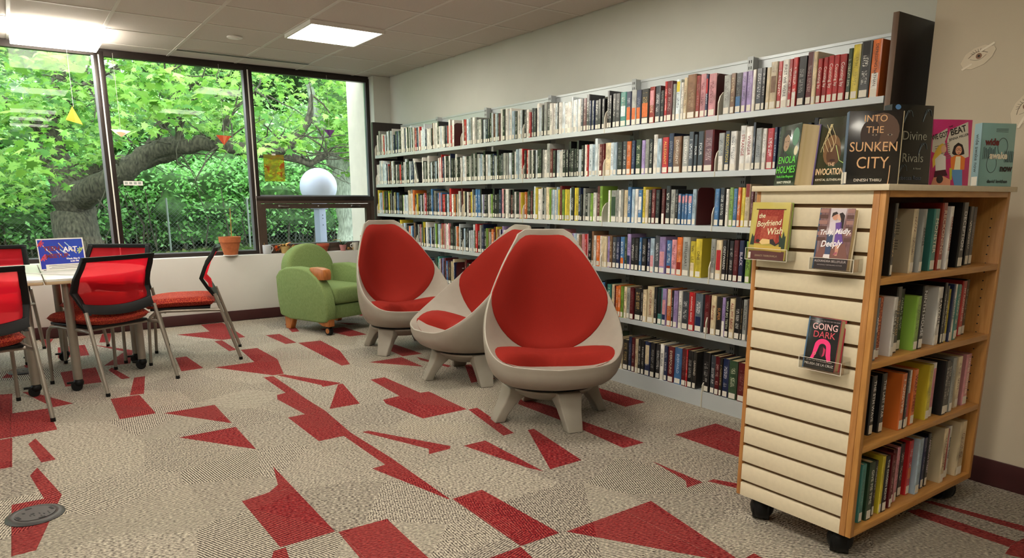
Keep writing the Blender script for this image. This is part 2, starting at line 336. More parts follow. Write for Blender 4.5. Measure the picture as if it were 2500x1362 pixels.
# ------------------------------------------------------------------ room shell
XW, YB, H = -7.40, 3.586, 2.531      # sill wall, book wall, ceiling
YR = 3.35                            # jogged wall right of the alcove
XR = -1.58
XE, YN = 2.6, -4.2                   # far right end, wall behind the camera
RED=[[(-4.866,0.375),(-4.866,0.536),(-4.372,0.556),(-4.369,0.369)],[(-4.35,0.594),(-4.358,0.875),(-3.928,0.869)],[(-3.839,0.583),(-3.848,0.87),(-3.426,0.863)],[(-4.173,-0.063),(-4.255,-0.03),(-3.836,0.04),(-3.832,-0.018)],[(-3.669,-0.066),(-3.768,-0.036),(-3.342,0.039),(-2.833,-0.065),(-2.831,-0.137),(-3.341,-0.135),(-3.337,-0.024)],[(-4.337,-0.129),(-3.841,-0.131),(-3.846,-0.268),(-4.32,-0.282)],[(-5.419,-0.315),(-5.367,-0.125),(-4.855,-0.127),(-4.853,0.047),(-4.358,0.071),(-4.349,-0.128),(-4.358,-0.283)],[(-5.376,-0.072),(-5.36,-0.033),(-4.885,0.179),(-4.862,0.074)],[(-5.854,0.161),(-5.882,0.383),(-5.365,0.373),(-5.369,0.165)],[(-5.733,0.45),(-5.807,0.48),(-5.38,0.549),(-5.376,0.496)],[(-5.375,0.571),(-5.38,0.641),(-4.878,0.564),(-4.887,0.485)],[(-6.898,0.418),(-6.39,0.695),(-5.871,0.61),(-5.897,0.437),(-6.378,0.631)],[(-6.884,0.194),(-6.88,0.389),(-6.388,0.383),(-6.398,0.174)],[(-7.358,0.562),(-7.352,0.641),(-6.887,0.576),(-6.918,0.5)],[(-7.421,0.138),(-7.41,0.185),(-6.9,0.114),(-7.44,0.079)],[(-5.885,0.926),(-5.889,1.006),(-5.398,1.03),(-5.381,0.877)],[(-5.892,-0.182),(-6.171,-0.122),(-5.864,-0.123)],[(-6.262,-0.051),(-6.264,-0.007),(-6.057,-0.004),(-6.108,-0.033)],[(-7.419,1.415),(-7.417,1.615),(-6.433,1.603),(-6.424,1.398),(-6.915,1.117),(-6.91,1.401)],[(-6.393,1.33),(-6.409,1.395),(-5.921,1.397),(-5.897,1.333)],[(-5.896,1.422),(-5.894,1.556),(-5.38,1.566),(-4.882,1.459),(-4.883,1.383),(-5.371,1.101),(-5.381,1.391)],[(-6.419,1.778),(-6.408,1.9),(-5.923,1.898),(-5.918,1.803)],[(-5.907,1.906),(-5.889,2.101),(-5.391,2.08),(-4.888,1.961),(-4.88,1.892)],[(-6.902,2.105),(-6.908,2.177),(-6.432,2.095),(-6.424,2.023)],[(-6.432,2.296),(-6.401,2.521),(-5.918,2.55),(-5.921,2.384)],[(-6.717,2.555),(-6.472,2.725),(-6.503,2.613)],[(-7.256,2.946),(-7.22,3.047),(-6.971,3.01),(-6.928,2.93)],[(-5.407,2.426),(-5.354,2.561),(-4.898,2.578),(-4.905,2.408)],[(-4.865,2.103),(-4.882,2.385),(-4.499,2.376)],[(-4.824,2.487),(-4.397,2.557),(-4.382,2.517),(-4.702,2.461)],[(-4.372,2.656),(-4.359,2.7),(-3.894,2.611),(-3.897,2.418)],[(-4.371,1.894),(-4.376,2.002),(-3.875,2.019),(-3.872,2.079),(-3.397,2.075),(-3.388,1.778),(-3.78,1.734),(-3.867,1.754),(-3.886,1.877)],[(-3.388,2.079),(-3.388,2.142),(-2.887,2.054),(-2.883,1.984)],[(-3.367,1.4),(-3.368,1.437),(-2.907,1.677),(-2.875,1.655),(-2.869,1.533),(-2.934,1.567)],[(-2.873,1.733),(-2.875,1.865),(-2.372,1.855),(-2.446,1.823)],[(-2.882,2.144),(-2.882,2.183),(-2.378,2.089),(-2.374,1.895)],[(-4.859,1.311),(-4.861,1.378),(-4.354,1.375),(-4.176,1.371),(-3.855,1.378),(-3.393,1.347),(-2.925,1.36),(-2.36,1.353),(-2.358,1.347),(-2.854,1.229),(-2.868,1.299),(-3.365,1.296),(-3.362,1.16),(-3.849,1.157),(-3.857,1.258),(-4.255,1.222),(-4.358,1.25),(-4.376,1.312)],[(-4.869,1.406),(-4.87,1.452),(-4.406,1.695),(-4.388,1.673),(-4.377,1.56),(-4.428,1.566)],[(-4.379,1.664),(-4.381,1.699),(-3.873,1.604),(-3.872,1.412)],[(-2.354,1.362),(-2.362,1.513),(-1.862,1.534),(-1.864,1.357)],[(-1.86,1.354),(-1.746,1.338),(-1.697,1.267),(-1.784,1.145),(-1.858,1.218)],[(-3.147,0.863),(-2.356,0.855),(-2.353,0.672),(-2.354,0.649),(-2.836,0.641),(-2.86,0.759),(-2.92,0.815)],[(-2.34,0.621),(-2.342,0.665),(-2.22,0.644),(-2.261,0.586)],[(-2.346,0.863),(-2.342,1.059),(-1.937,1.044),(-2.075,0.849)],[(-1.856,1.562),(-1.863,2.021),(-1.363,1.918),(-1.264,1.879),(-1.312,1.813),(-1.422,1.835)],[(-1.345,1.944),(-1.349,1.997),(-1.241,1.981),(-1.257,1.891)],[(-2.172,2.354),(-1.867,2.35),(-1.869,2.249),(-1.924,2.303)],[(-1.863,2.376),(-1.862,2.416),(-1.776,2.461),(-1.693,2.498),(-1.666,2.461),(-1.745,2.416)],[(-2.371,2.734),(-2.37,3.062),(-2.21,3.054),(-2.059,3.076),(-1.848,2.776),(-1.977,2.735)],[(-3.388,3.035),(-2.89,3.046),(-2.89,2.877),(-3.113,2.881),(-3.267,2.893)],[(-3.411,2.475),(-3.146,2.526),(-2.861,2.483),(-2.379,2.509),(-2.383,2.368),(-2.873,2.397),(-3.31,2.386)],[(-1.215,2.934),(-1.194,2.965),(-0.883,3.015),(-0.864,2.961)],[(-1.206,2.787),(-1.186,2.848),(-0.848,2.851),(-0.844,2.901),(-0.761,2.879),(-0.718,2.744),(-0.837,2.714),(-0.847,2.782),(-1.149,2.773)]]

floor = struct(box('floor', -7.56, XE, YN, YB+.1, -.06, -.005, m_cbeige), 'patterned carpet tile floor in beige stripes and red shapes', 'floor')
rr = random.Random(3)
for i in range(26):                  # the pattern goes on outside the frame
    cx, cy = rr.uniform(-6.6, .4), rr.uniform(-2.0, -.75); a = rr.uniform(0, PI); l1, l2 = rr.uniform(.12, .4), rr.uniform(.05, .14)
    RED.append([(cx+p*math.cos(a)-q*math.sin(a), cy+p*math.sin(a)+q*math.cos(a)) for p, q in ((-l1, -l2), (l1, -l2*.4), (l1*.8, l2), (-l1*.6, l2*.9))])
def inside(p, poly):
    x, y = p; c = False; j = len(poly)-1
    for i in range(len(poly)):
        xi, yi = poly[i]; xj, yj = poly[j]
        if (yi > y) != (yj > y) and x < (xj-xi)*(y-yi)/(yj-yi)+xi: c = not c
        j = i
    return c
TX0, TY0, TN, TM = -7.35, -2.135, 17, 11
def build_carpet():
    V, E = [], []
    for k in range(TN+1):
        V += [Vector((TX0+.5*k, TY0)), Vector((TX0+.5*k, TY0+.5*TM))]; E.append((len(V)-2, len(V)-1))
    for k in range(TM+1):
        V += [Vector((TX0, TY0+.5*k)), Vector((TX0+.5*TN, TY0+.5*k))]; E.append((len(V)-2, len(V)-1))
    lo = Vector((TX0+.002, TY0+.002)); hi = Vector((TX0+.5*TN-.002, TY0+.5*TM-.002))
    polys = []
    for P in RED:
        P = [(min(max(x, lo.x), hi.x), min(max(y, lo.y), hi.y)) for x, y in P]; polys.append(P)
        n0 = len(V); V += [Vector(p) for p in P]
        E += [(n0+i, n0+(i+1) % len(P)) for i in range(len(P))]
    v2, e2, f2, *_ = delaunay_2d_cdt(V, E, [], 0, 1e-5)
    bb = [(min(p[0] for p in P), max(p[0] for p in P), min(p[1] for p in P), max(p[1] for p in P)) for P in polys]
    tiles = {}
    for f in f2:
        cx = sum(v2[i].x for i in f)/len(f); cy = sum(v2[i].y for i in f)/len(f)
        i, j = int((cx-TX0)/.5), int((cy-TY0)/.5)
        if not (0 <= i < TN and 0 <= j < TM): continue
        red = any(b_[0] <= cx <= b_[1] and b_[2] <= cy <= b_[3] and inside((cx, cy), P) for P, b_ in zip(polys, bb))
        tiles.setdefault((i, j), []).append((f, red))
    for (i, j), fs in tiles.items():
        cx, cy = TX0+.5*i+.25, TY0+.5*j+.25
        if cy+.25 > YB: continue
        idx, vv, ff, mi = {}, [], [], []
        for f, red in fs:
            g = []
            for k in f:
                if k not in idx: idx[k] = len(vv); vv.append(((v2[k].x-cx)*.9985, (v2[k].y-cy)*.9985, 0))
                g.append(idx[k])
            ff.append(g); mi.append(1 if red else 0)
        n = len(vv); h = .25*.9985
        vv += [(-h, -h, 0), (h, -h, 0), (h, h, 0), (-h, h, 0), (-h, -h, -.005), (h, -h, -.005), (h, h, -.005), (-h, h, -.005)]
        for k in range(4):
            ff.append([n+k, n+4+k, n+4+(k+1) % 4, n+(k+1) % 4]); mi.append(0)
        o = mesh('carpet_tile', vv, ff, [m_cbeige, m_cred], floor); o.location = (cx, cy, 0)
        o.data.polygons.foreach_set('material_index', mi)
build_carpet()

# ceiling with lay-in tiles
ceiling = struct(box('ceiling', -7.75, XE, YN, YB+.1, H+.03, H+.12, m_ceil), 'suspended ceiling of white lay-in tiles', 'ceiling')
GX = [-7.235+.6096*k for k in range(17)]; GY = [.765+.6096*k for k in range(-8, 5)]
LIGHTS = [(-6.015+.0, 1.984), (-7.235, .155)]
def cell(x, y): return round((x-GX[0])/.6096), round((y-GY[0])/.6096)
lamp_cells = {}
for (lx, ly) in ((-6.0158, 1.984), (-7.235, .155), (-4.79, .155), (-3.577, 1.984), (-2.36, .155), (-1.14, .155), (.08, .155), (-1.14, -1.06), (-4.79, -2.28), (-1.14, -2.28)):  # cells past the visible panels are unseen, added to brighten the room
    lamp_cells[cell(lx, ly)] = True
tile_me = None
xs = [-7.53]+GX+[XE]; ys = [YN]+GY+[YB]
for i in range(len(xs)-1):
    for j in range(len(ys)-1):
        x0, x1, y0, y1 = xs[i], xs[i+1], ys[j], ys[j+1]
        if x1-x0 < .02 or y1-y0 < .02: continue
        if x0 > XR-.01 and y0 > YR-.05: continue
        if (i-1, j-1) in lamp_cells: continue
        full = abs(x1-x0-.6096) < .001 and abs(y1-y0-.6096) < .001
        if full and tile_me:
            o = link('ceiling_tile', tile_me, None, ceiling)
        else:
            o = box('ceiling_tile', -(x1-x0)/2+.012, (x1-x0)/2-.012, -(y1-y0)/2+.012, (y1-y0)/2-.012, .002, .03, m_ceil, ceiling)
            if full: tile_me = o.data
        o.location = ((x0+x1)/2, (y0+y1)/2, H)
for x in GX: box('grid_bar', x-.012, x+.012, YN, YB, H-.001, H+.03, m_grid, ceiling)
for y in GY: box('grid_bar', -7.53, XE, y-.012, y+.012, H-.0012, H+.03, m_grid, ceiling)
# linear air slot
av = tag(empty('air_diffuser', (-7.155, 1.98, H)), 'long narrow slot air diffuser in the ceiling above the window', 'air vent') if False else empty('air_diffuser', (-7.150, 1.987, H), 0, 'long narrow slot air diffuser in the ceiling above the windows', 'air vent')
box('vent_frame', -.045, .045, -.61, .61, -.004, 0, m_grid, av); box('slot', -.03, -.008, -.60, .60, -.005, -.0035, m_slot, av); box('slot', .006, .028, -.60, .60, -.005, -.0035, m_slot, av)
sd = empty('ceiling_detector', (-6.345, 1.684, H), 0, 'small round white cover plate on the ceiling left of the square light', 'detector')
lathe('cover_plate', [(0, -.012), (.055, -.012), (.062, -.008), (.062, 0)], m_white, sd); lathe('dome', [(0, -.016), (.03, -.016), (.034, -.012)], m_white, sd, 20)
LL = {cell(-6.0158, 1.984): 'lit square ceiling light panel nearer the bookshelf wall', cell(-7.235, .155): 'lit ceiling light panel at top left in front of the window'}
for (ci, cj) in lamp_cells:
    x, y = GX[0]+.6096*ci, GY[0]+.6096*cj
    lt = empty('ceiling_light', (x+.3048, y+.3048, H), 0, LL.get((ci, cj), 'added square lit panel outside the view, brightening the room'), 'ceiling light', 'added ceiling panels outside the view' if (ci, cj) not in LL else None)
    dz = -.085 if (ci, cj) == cell(-7.235, .155) else -.03
    box('diffuser', -.285, .285, -.285, .285, dz, .02, m_lamp, lt, .006)
    for s in (-1, 1):
        box('frame', -.3, .3, s*.293-.008, s*.293+.008, dz, .02, m_lamp if dz < -.05 else m_white, lt); box('frame', s*.293-.008, s*.293+.008, -.285, .285, dz, .02, m_lamp if dz < -.05 else m_white, lt)
# walls
struct(box('wall_back', -7.56, XR, YB, YB+.1, 0, H+.12, m_wall), 'long pale wall behind the bookshelves', 'wall')
wr = bmesh.new(); box_bm(wr, XR, XE, YR, YR+.1, 0, H+.12); box_bm(wr, XR, XR+.1, YR+.1, YB+.1, 0, H+.12)
struct(fin(wr, 'wall_right', m_wallr), 'beige wall right of the dark end panel', 'wall')
struct(box('wall_front', -7.56, XE, YN-.1, YN, 0, H+.12, m_wall), 'wall behind the viewer', 'wall')
struct(box('wall_end', XE, XE+.1, YN, YB, 0, H+.12, m_wallr), 'wall far to the right, outside the view', 'wall')
struct(box('wall_left', XW-.12, XW, YN, YB, 0, .66, m_sill, None, .004), 'low white wall with sill under the windows', 'wall')
struct(box('trim_1', XW-.16, XW, 3.385, YB, .66, H, m_wall), 'white boxed pier between window and bookshelf wall', 'trim')
struct(box('trim_2', XW-.18, XW-.13, YN, 3.40, 2.505, H+.04, m_bronze), 'dark strip where the windows meet the ceiling', 'trim')
struct(box('baseboard_left', XW, XW+.012, YN, YB-.35, 0, .102, m_base, None, .003), 'dark maroon baseboard under the windows', 'baseboard')
struct(box('baseboard_right', XR, XE, YR-.012, YR, 0, .115, m_base, None, .003), 'dark maroon baseboard of the beige wall', 'baseboard')
# ------------------------------------------------------------------ windows
XG = -7.545
def window(n, label, y0, y1, z0, z1, lower=None):
    w = struct(empty('window_%d' % n, (XG, (y0+y1)/2, z0)), label, 'window')
    a, b_, h = y0-(y0+y1)/2, y1-(y0+y1)/2, z1-z0
    box('pane', -.004, .004, a+.04, b_-.03, .03, h-.03, m_glass, w)
    box('frame', -.03, .035, a, a+.045, 0, h, m_bronze, w, .002); box('frame', -.03, .035, b_-.035, b_, 0, h, m_bronze, w, .002)
    box('frame', -.03, .035, a+.045, b_-.035, 0, .035, m_bronze, w); box('frame', -.03, .035, a+.045, b_-.035, h-.04, h, m_bronze, w)
    box('glazing_bead', .005, .028, b_-.055, b_-.035, .035, h-.04, m_silver, w); box('glazing_bead', .005, .028, a+.045, b_-.055, .035, .047, m_silver, w)
    box('white_strip', .0352, .041, a-.003, a+.008, .04 if n != 3 else -.55, h-.03, m_white, w)
    return w
window(5, 'window pane outside the view, far left', -3.2, -1.86, .66, 2.51)
window(6, 'window pane outside the view, second from far left', -1.86, -.53, .66, 2.51)
window(1, 'leftmost large window pane with tree behind', -.53, .80, .66, 2.51)
window(2, 'middle large window pane between two dark mullions', .80, 2.085, .66, 2.51)
window(3, 'upper right window pane above the dark awning window', 2.085, 3.385, 1.215, 2.51)
w4 = struct(empty('window_4', (XG, 2.735, .66)), 'low awning window with two handles under the upper right pane', 'window')
def ring(name, y0, y1, z0, z1, t, x0, x1, m, par, bev=.003):
    bm = bmesh.new(); box_bm(bm, x0, x1, y0, y0+t, z0, z1); box_bm(bm, x0, x1, y1-t, y1, z0, z1); box_bm(bm, x0, x1, y0+t, y1-t, z0, z0+t); box_bm(bm, x0, x1, y0+t, y1-t, z1-t, z1)
    return fin(bm, name, m, par, False)
ring('frame', -.65, .65, 0, .555, .04, -.03, .05, m_bronze2, w4)
ring('sash', -.61, .61, .04, .51, .048, -.02, .035, m_bronze2, w4)
box('transom_rail', -.03, .055, -.65, .65, .545, .59, m_bronze, w4, .003)
box('pane', -.004, .004, -.565, .565, .085, .465, m_glass, w4)
box('glazing_bead', .004, .02, -.56, .56, .086, .096, m_silver, w4)
for y in (-.42, .38):
    bm = bmesh.new(); box_bm(bm, .035, .05, y-.012, y+.012, .478, .50); tube_bm(bm, [(.055, y, .49), (.058, y+.05, .482), (.056, y+.1, .487)], [.007, .006, .005], 6)
    fin(bm, 'handle', m_chrome, w4, True)
lathe('lock', [(0, 0), (.008, 0), (.008, .012), (0, .012)], m_chrome, w4, 10, M=T(.035, 0, .488) @ Matrix.Rotation(PI/2, 4, 'Y'))

# things hung in the window
def hung(name, label, y, z, pts, col, x=-7.49, part=None):
    o = empty(name, (x, y, z), 0, label, 'window decoration')
    bm = bmesh.new(); prism_bm(bm, pts, -.0015, .0015, 'x'); fin(bm, 'paper', mat('paper_'+col, col, .7), o)
    if part:
        bm = bmesh.new(); prism_bm(bm, part[0], .0016, .003, 'x'); fin(bm, 'fold', mat('paper_'+part[1], part[1], .7), o)
    tube('thread', [(0, 0, max(p[1] for p in pts)-.004), (0, 0, 2.50-z)], .0012, m_white, o, 4)
    return o
hung('paper_kite', 'yellow folded paper kite hanging in the leftmost window', .565, 1.933, [(-.07, -.03), (-.01, .085), (.045, -.04), (.055, -.065)], 'e8b93a', part=([(-.06, -.03), (-.01, .08), (.0, -.04)], 'd99a28'))
hung('paper_pendant', 'white and peach folded paper pendant by the left mullion', .914, 1.812, [(-.08, .03), (-.05, .0), (.0, -.035), (.085, .02), (.02, .03)], 'eee4da', part=([(-.04, .005), (.0, -.035), (.04, .0), (0, .01)], 'e9a983'))
hung('paper_triangle', 'orange paper triangle hanging in the middle window', 1.813, 1.792, [(-.075, .045), (.07, .04), (-.005, -.05)], 'dd5a33', part=([(-.01, .04), (.03, .038), (-.005, -.045)], 'f08a5c'))
hung('paper_triangle', 'purple paper triangle hanging in the upper right window', 2.896, 1.913, [(-.06, .035), (.065, .035), (.005, -.04)], '8c5aa8', part=([(-.03, .03), (.0, .03), (.003, -.035)], '6c3c88'))
ar = empty('painted_sheet', (-7.50, 2.29, 1.40), 0, 'translucent yellow and orange painted sheet stuck on the window', 'artwork')
def art_mat():
    m = bpy.data.materials.new('painted_film'); m.use_nodes = True; nt = m.node_tree; N = nt.nodes; L = nt.links; b = N['Principled BSDF']; out = N['Material Output']
    tc = N.new('ShaderNodeTexCoord'); n = N.new('ShaderNodeTexNoise'); n.inputs['Scale'].default_value = 9; n.inputs['Distortion'].default_value = 2; L.new(tc.outputs['Object'], n.inputs[0])
    cr = N.new('ShaderNodeValToRGB'); e = cr.color_ramp.elements; e[0].position = .35; e[0].color = (*lin('cfd468'), 1); e[1].position = .68; e[1].color = (*lin('e88a4a'), 1); x = e.new(.55); x.color = (*lin('e8d468'), 1)
    L.new(n.outputs[0], cr.inputs[0]); L.new(cr.outputs[0], b.inputs['Base Color']); t = N.new('ShaderNodeBsdfTransparent'); L.new(cr.outputs[0], t.inputs[0])
    mx = N.new('ShaderNodeMixShader'); mx.inputs[0].default_value = .78; L.new(b.outputs[0], mx.inputs[1]); L.new(t.outputs[0], mx.inputs[2]); L.new(mx.outputs[0], out.inputs[0]); return m
box('sheet', -.002, 0, -.105, .105, 0, .27, art_mat(), ar); box('tape', -.003, .001, -.02, .02, .262, .28, m_paper, ar)
st = empty('paper_label', (-7.505, .972, 1.365), 0, 'small white strip label stuck on the glass right of the left mullion', 'label')
box('strip', -.001, .001, -.08, .08, -.02, .02, m_paper, st)
for k in range(4): box('print', .001, .0015, -.07+k*.037, -.045+k*.037, -.01, .012, mat('grey_print', 'a0a8a0', .7), st)

# ------------------------------------------------------------------ sill objects
def pot(name, label, x, y, r0, r1, h, m, rim=.0, cat='flower pot'):
    o = empty(name, (x, y, .66), 0, label, cat)
    lathe('pot_body', [(0, 0), (r0, 0), (r1*.94, h*.72), (r1, h*.72), (r1*1.03, h), (r1*.9, h), (r1*.88, h*.9), (0, h*.9)], m, o, 24)
    lathe('soil', [(0, h*.9), (r1*.87, h*.9), (r1*.85, h*.93), (0, h*.93)], m_soil, o, 20)
    return o
def leafblade(bm, p, d, L_, w, droop, n=5):
    d = Vector(d).normalized(); s = d.cross(Vector((0, 0, 1))); s = s.normalized() if s.length > .01 else Vector((1, 0, 0)); pr = None
    for i in range(n+1):
        t = i/n; q = Vector(p)+d*L_*t+Vector((0, 0, -droop*t*t)); ww = w*math.sin(PI*min(1, t*.92+.08))**.7*.5
        a = bm.verts.new(q-s*ww); b_ = bm.verts.new(q+s*ww)
        if pr: bm.faces.new((pr[0], pr[1], b_, a))
        pr = (a, b_)
m_dleaf = mat('dark_leaf', '2f4a26', .5); m_oleaf = mat('ochre_leaf', 'c9a24c', .6); m_oflow = mat('orange_petal', 'd8642a', .6); m_dry = mat('dry_leaf', 'b88a4a', .8)
p = pot('potted_cutting', 'large terracotta pot with a bare stick on the sill', -7.415, 1.77, .062, .103, .19, m_terra)
tube('stick', [(.0, .02, .17), (.004, .022, .3), (0, .026, .47)], [.005, .004, .003], m_dry, p, 6)
lathe('saucer', [(0, 0), (.066, 0), (.074, .010), (.07, .012), (.064, .004), (0, .004)], m_white, p, 24)
for k in range(9):
    bm = bmesh.new(); a = rnd.uniform(0, 6.28); leafblade(bm, (.05*math.cos(a), .06*math.sin(a), .175), (math.cos(a), math.sin(a), .6), .035, .014, .01); fin(bm, 'sprout', m_dleaf if k % 2 else m_oleaf, p)
mg = empty('mug', (-7.445, 2.14, .66), .3, 'white ceramic mug standing on the sill below the mullion', 'mug')
lathe('cup', [(0, 0), (.034, 0), (.042, .01), (.043, .09), (.039, .092), (.038, .012), (0, .012)], mat('grey_white_ceramic', 'c9ccd2', .3), mg, 24)
tube('handle', [(0, .04, .078), (0, .062, .076), (0, .072, .055), (0, .06, .03), (0, .04, .022)], .006, mat('grey_white_ceramic', 'c9ccd2', .3), mg, 8)
tube('stirrer', [(.0, -.02, .04), (.0, -.03, .115)], .003, m_dry, mg, 6)
p = pot('potted_flower', 'small ochre pot with drooping leaves and orange blossom', -7.435, 2.32, .032, .045, .075, mat('ochre_glaze', 'c0a468', .6))
for k in range(46):
    bm = bmesh.new(); a = rnd.uniform(0, 6.28); leafblade(bm, (0, 0, .07), (math.cos(a)*.45, math.sin(a), rnd.uniform(.3, 1.3)), rnd.uniform(.05, .115), rnd.uniform(.018, .034), rnd.uniform(.03, .09))
    fin(bm, 'leaf', [m_oleaf, m_dry, mat('amber_leaf', 'dba84e', .6), m_oflow][rnd.choice((0, 0, 1, 2, 2, 3))], p)
bm = bmesh.new()
for k in range(26):
    d = Vector((rnd.gauss(0, 1), rnd.gauss(0, 1), rnd.gauss(0, 1))).normalized(); leafblade(bm, (0, -.085, .055), d, .034, .022, 0, 3)
fin(bm, 'blossom', m_oflow, p)
bm = bmesh.new()
for k in range(18):
    d = Vector((rnd.gauss(0, .7), rnd.gauss(0, 1), rnd.gauss(0, 1))).normalized(); leafblade(bm, (0.02, .085, .06), d, .045, .014, .01, 3)
fin(bm, 'dry_blossom', m_dry, p)
p = pot('terracotta_bowl', 'low wide terracotta pot on the sill behind the green armchair', -7.44, 2.74, .04, .068, .085, m_terra2)
p = pot('potted_aloe', 'small pink cup holding a spiky aloe on the sill', -7.435, 2.965, .026, .038, .065, mat('pink_ceramic', 'b87a7a', .5))
for k in range(13):
    bm = bmesh.new(); a = k*2.4; leafblade(bm, (0, 0, .06), (math.cos(a)*.7, math.sin(a), .7), .075, .013, .005); fin(bm, 'leaf', m_dleaf, p)
tube('stem', [(0, .0, .06), (0, -.03, .12), (0, -.08, .125), (0, -.11, .12)], .003, m_oleaf, p, 6)
p = empty('pitcher', (-7.44, 3.115, .66), 0, 'tiny white ribbed pitcher on the sill beside the pier', 'pitcher')
lathe('body', [(0, 0), (.03, 0), (.036, .02), (.034, .06), (.038, .085), (.034, .085), (.03, .06), (0, .05)], mat('ribbed_ceramic', 'ddd9ce', .5, nscale=60, col2='a8a498', stretch=(1, 1, .01)), p, 20)
tube('handle', [(0, -.034, .07), (0, -.056, .065), (0, -.06, .045), (0, -.036, .025)], .005, m_paper, p, 8)
bm = bmesh.new()
for k in range(14): leafblade(bm, (rnd.uniform(-.02, .02), rnd.uniform(-.03, .03), .012), (rnd.gauss(0, .5), rnd.gauss(0, 1), rnd.uniform(0, 1.2)), .05, .012, .02, 3)
o = fin(bm, 'sprig', m_dry); tag(o, 'small dry sprig lying on the sill left of the tiny pitcher', 'sprig'); o.location = (-7.43, 3.045, .66)
p = pot('potted_succulent', 'terracotta pot with dark succulent raised at the sill end', -7.45, 3.23, .03, .045, .075, m_terra2)
for ch in p.children: ch.location.z = .085
box('block', -.035, .035, -.04, .04, 0, .085, mat('grey_block', 'b9b6ae', .7), p, .003)
for k in range(20):
    bm = bmesh.new(); a = k*2.4; leafblade(bm, (0, 0, .15), (math.cos(a), math.sin(a), .5+k*.05), .045, .016, -.01); fin(bm, 'leaf', mat('succulent_leaf', '233026', .5), p)

# ------------------------------------------------------------------ wall drawings
def drawing(x, z, label, s=1.0, rot=0):
    o = empty('eye_drawing', (x, YR, z), 0, label, 'drawing')
    pts = [(-.068, -.008), (-.045, .022), (-.01, .036), (.03, .036), (.062, .018), (.066, .004), (.05, -.02), (.018, -.04), (-.03, -.045), (-.06, -.03)]
    M = RY(rot) @ Matrix.Diagonal((s, 1, s, 1))
    flat('paper', pts, -.0005, mat('drawing_paper', 'd6c9b2', .8), o, M, .001)
    bm = bmesh.new(); prism_bm(bm, [(x_*1.01, z_*1.01) for x_, z_ in pts], -.0012, -.0004, 'y', M); fin(bm, 'pencil_outline', mat('pencil', '8c7f6e', .8), o)
    for r0, nm in ((.0115, 'iris'), (.0045, 'pupil')):
        flat(nm, ell(.003, -.001, r0, r0), -.0016-(.0004 if nm == 'pupil' else 0), mat('iris_pencil', '8a6a55', .8) if nm == 'iris' else m_ink, o, M)
    for k in range(7):
        a = R(150-20*k); tube('eyelash', [M @ Vector((.003+.018*math.cos(a), -.002, .006+.011*math.sin(a))), M @ Vector((.003+.032*math.cos(a), -.002, .008+.02*math.sin(a)))], .0006, mat('pencil_dark', '5a4c40', .8), o, 4)
    tube('eyelid', [M @ Vector((-.036+.012*k, -.002, .0+.017*math.sin(PI*(k+.3)/6.6))) for k in range(7)], .0008, mat('pencil_dark', '5a4c40', .8), o, 4)
    tube('lower_lid', [M @ Vector((-.03+.01*k, -.002, -.004-.012*math.sin(PI*k/6))) for k in range(7)], .0006, mat('pencil', '8c7f6e', .8), o, 4)
    for x0, x1, z0, z1 in ((-.072, -.03, -.02, -.012), (.012, .07, .008, .016)):
        bm = bmesh.new(); box_bm(bm, x0, x1, -.0026, -.0021, z0, z1, M @ RY(R(-16))); fin(bm, 'clear_tape', mat('tape', 'e6dcc8', .3), o)
    return o
drawing(-1.392, 1.800, 'cut-out pencil drawing of an eye taped high on the beige wall', 1.0, R(-12))
drawing(-1.195, 1.580, 'second pencil drawing cut off by the right edge of the photo', 1.1, R(-50))

# ------------------------------------------------------------------ library shelving
BX = [-7.11, -6.22, -5.35, -4.445, -3.54, -2.625, -1.71]
SZ = [1.672, 1.372, 1.070, .768, .446, .095]        # top of each shelf, top row first
YF = 3.245
sh = empty('library_shelving', (-4.4, 3.4, 0), 0, 'long white metal library shelving along the back wall with dark end panels', 'bookshelf')
def L(x): return x+4.4
def pbox(name, x0, x1, y0, y1, z0, z1, m, bevel=0, par=sh): return box(name, L(x0), L(x1), y0-3.4, y1-3.4, z0, z1, m, par, bevel)
for i, x in enumerate(BX):
    if i in (0, 6): continue
    bm = bmesh.new(); 
    box_bm(bm, L(x)-.019, L(x)+.019, 3.50-3.4, 3.503-3.4, 0, 2.004)
    box_bm(bm, L(x)-.016, L(x)+.016, 3.503-3.4, 3.55-3.4, 0, 2.0)
    po = fin(bm, 'upright_post', m_metal_d, sh)
    bm = bmesh.new()
    for k in range(57):
        z = .12+k*.033
        for s in (-.007, .007): box_bm(bm, L(x)+s-.0018, L(x)+s+.0018, .0985, .1001, z, z+.016)
    o = fin(bm, 'slots', m_slot, po); o['kind'] = 'stuff'
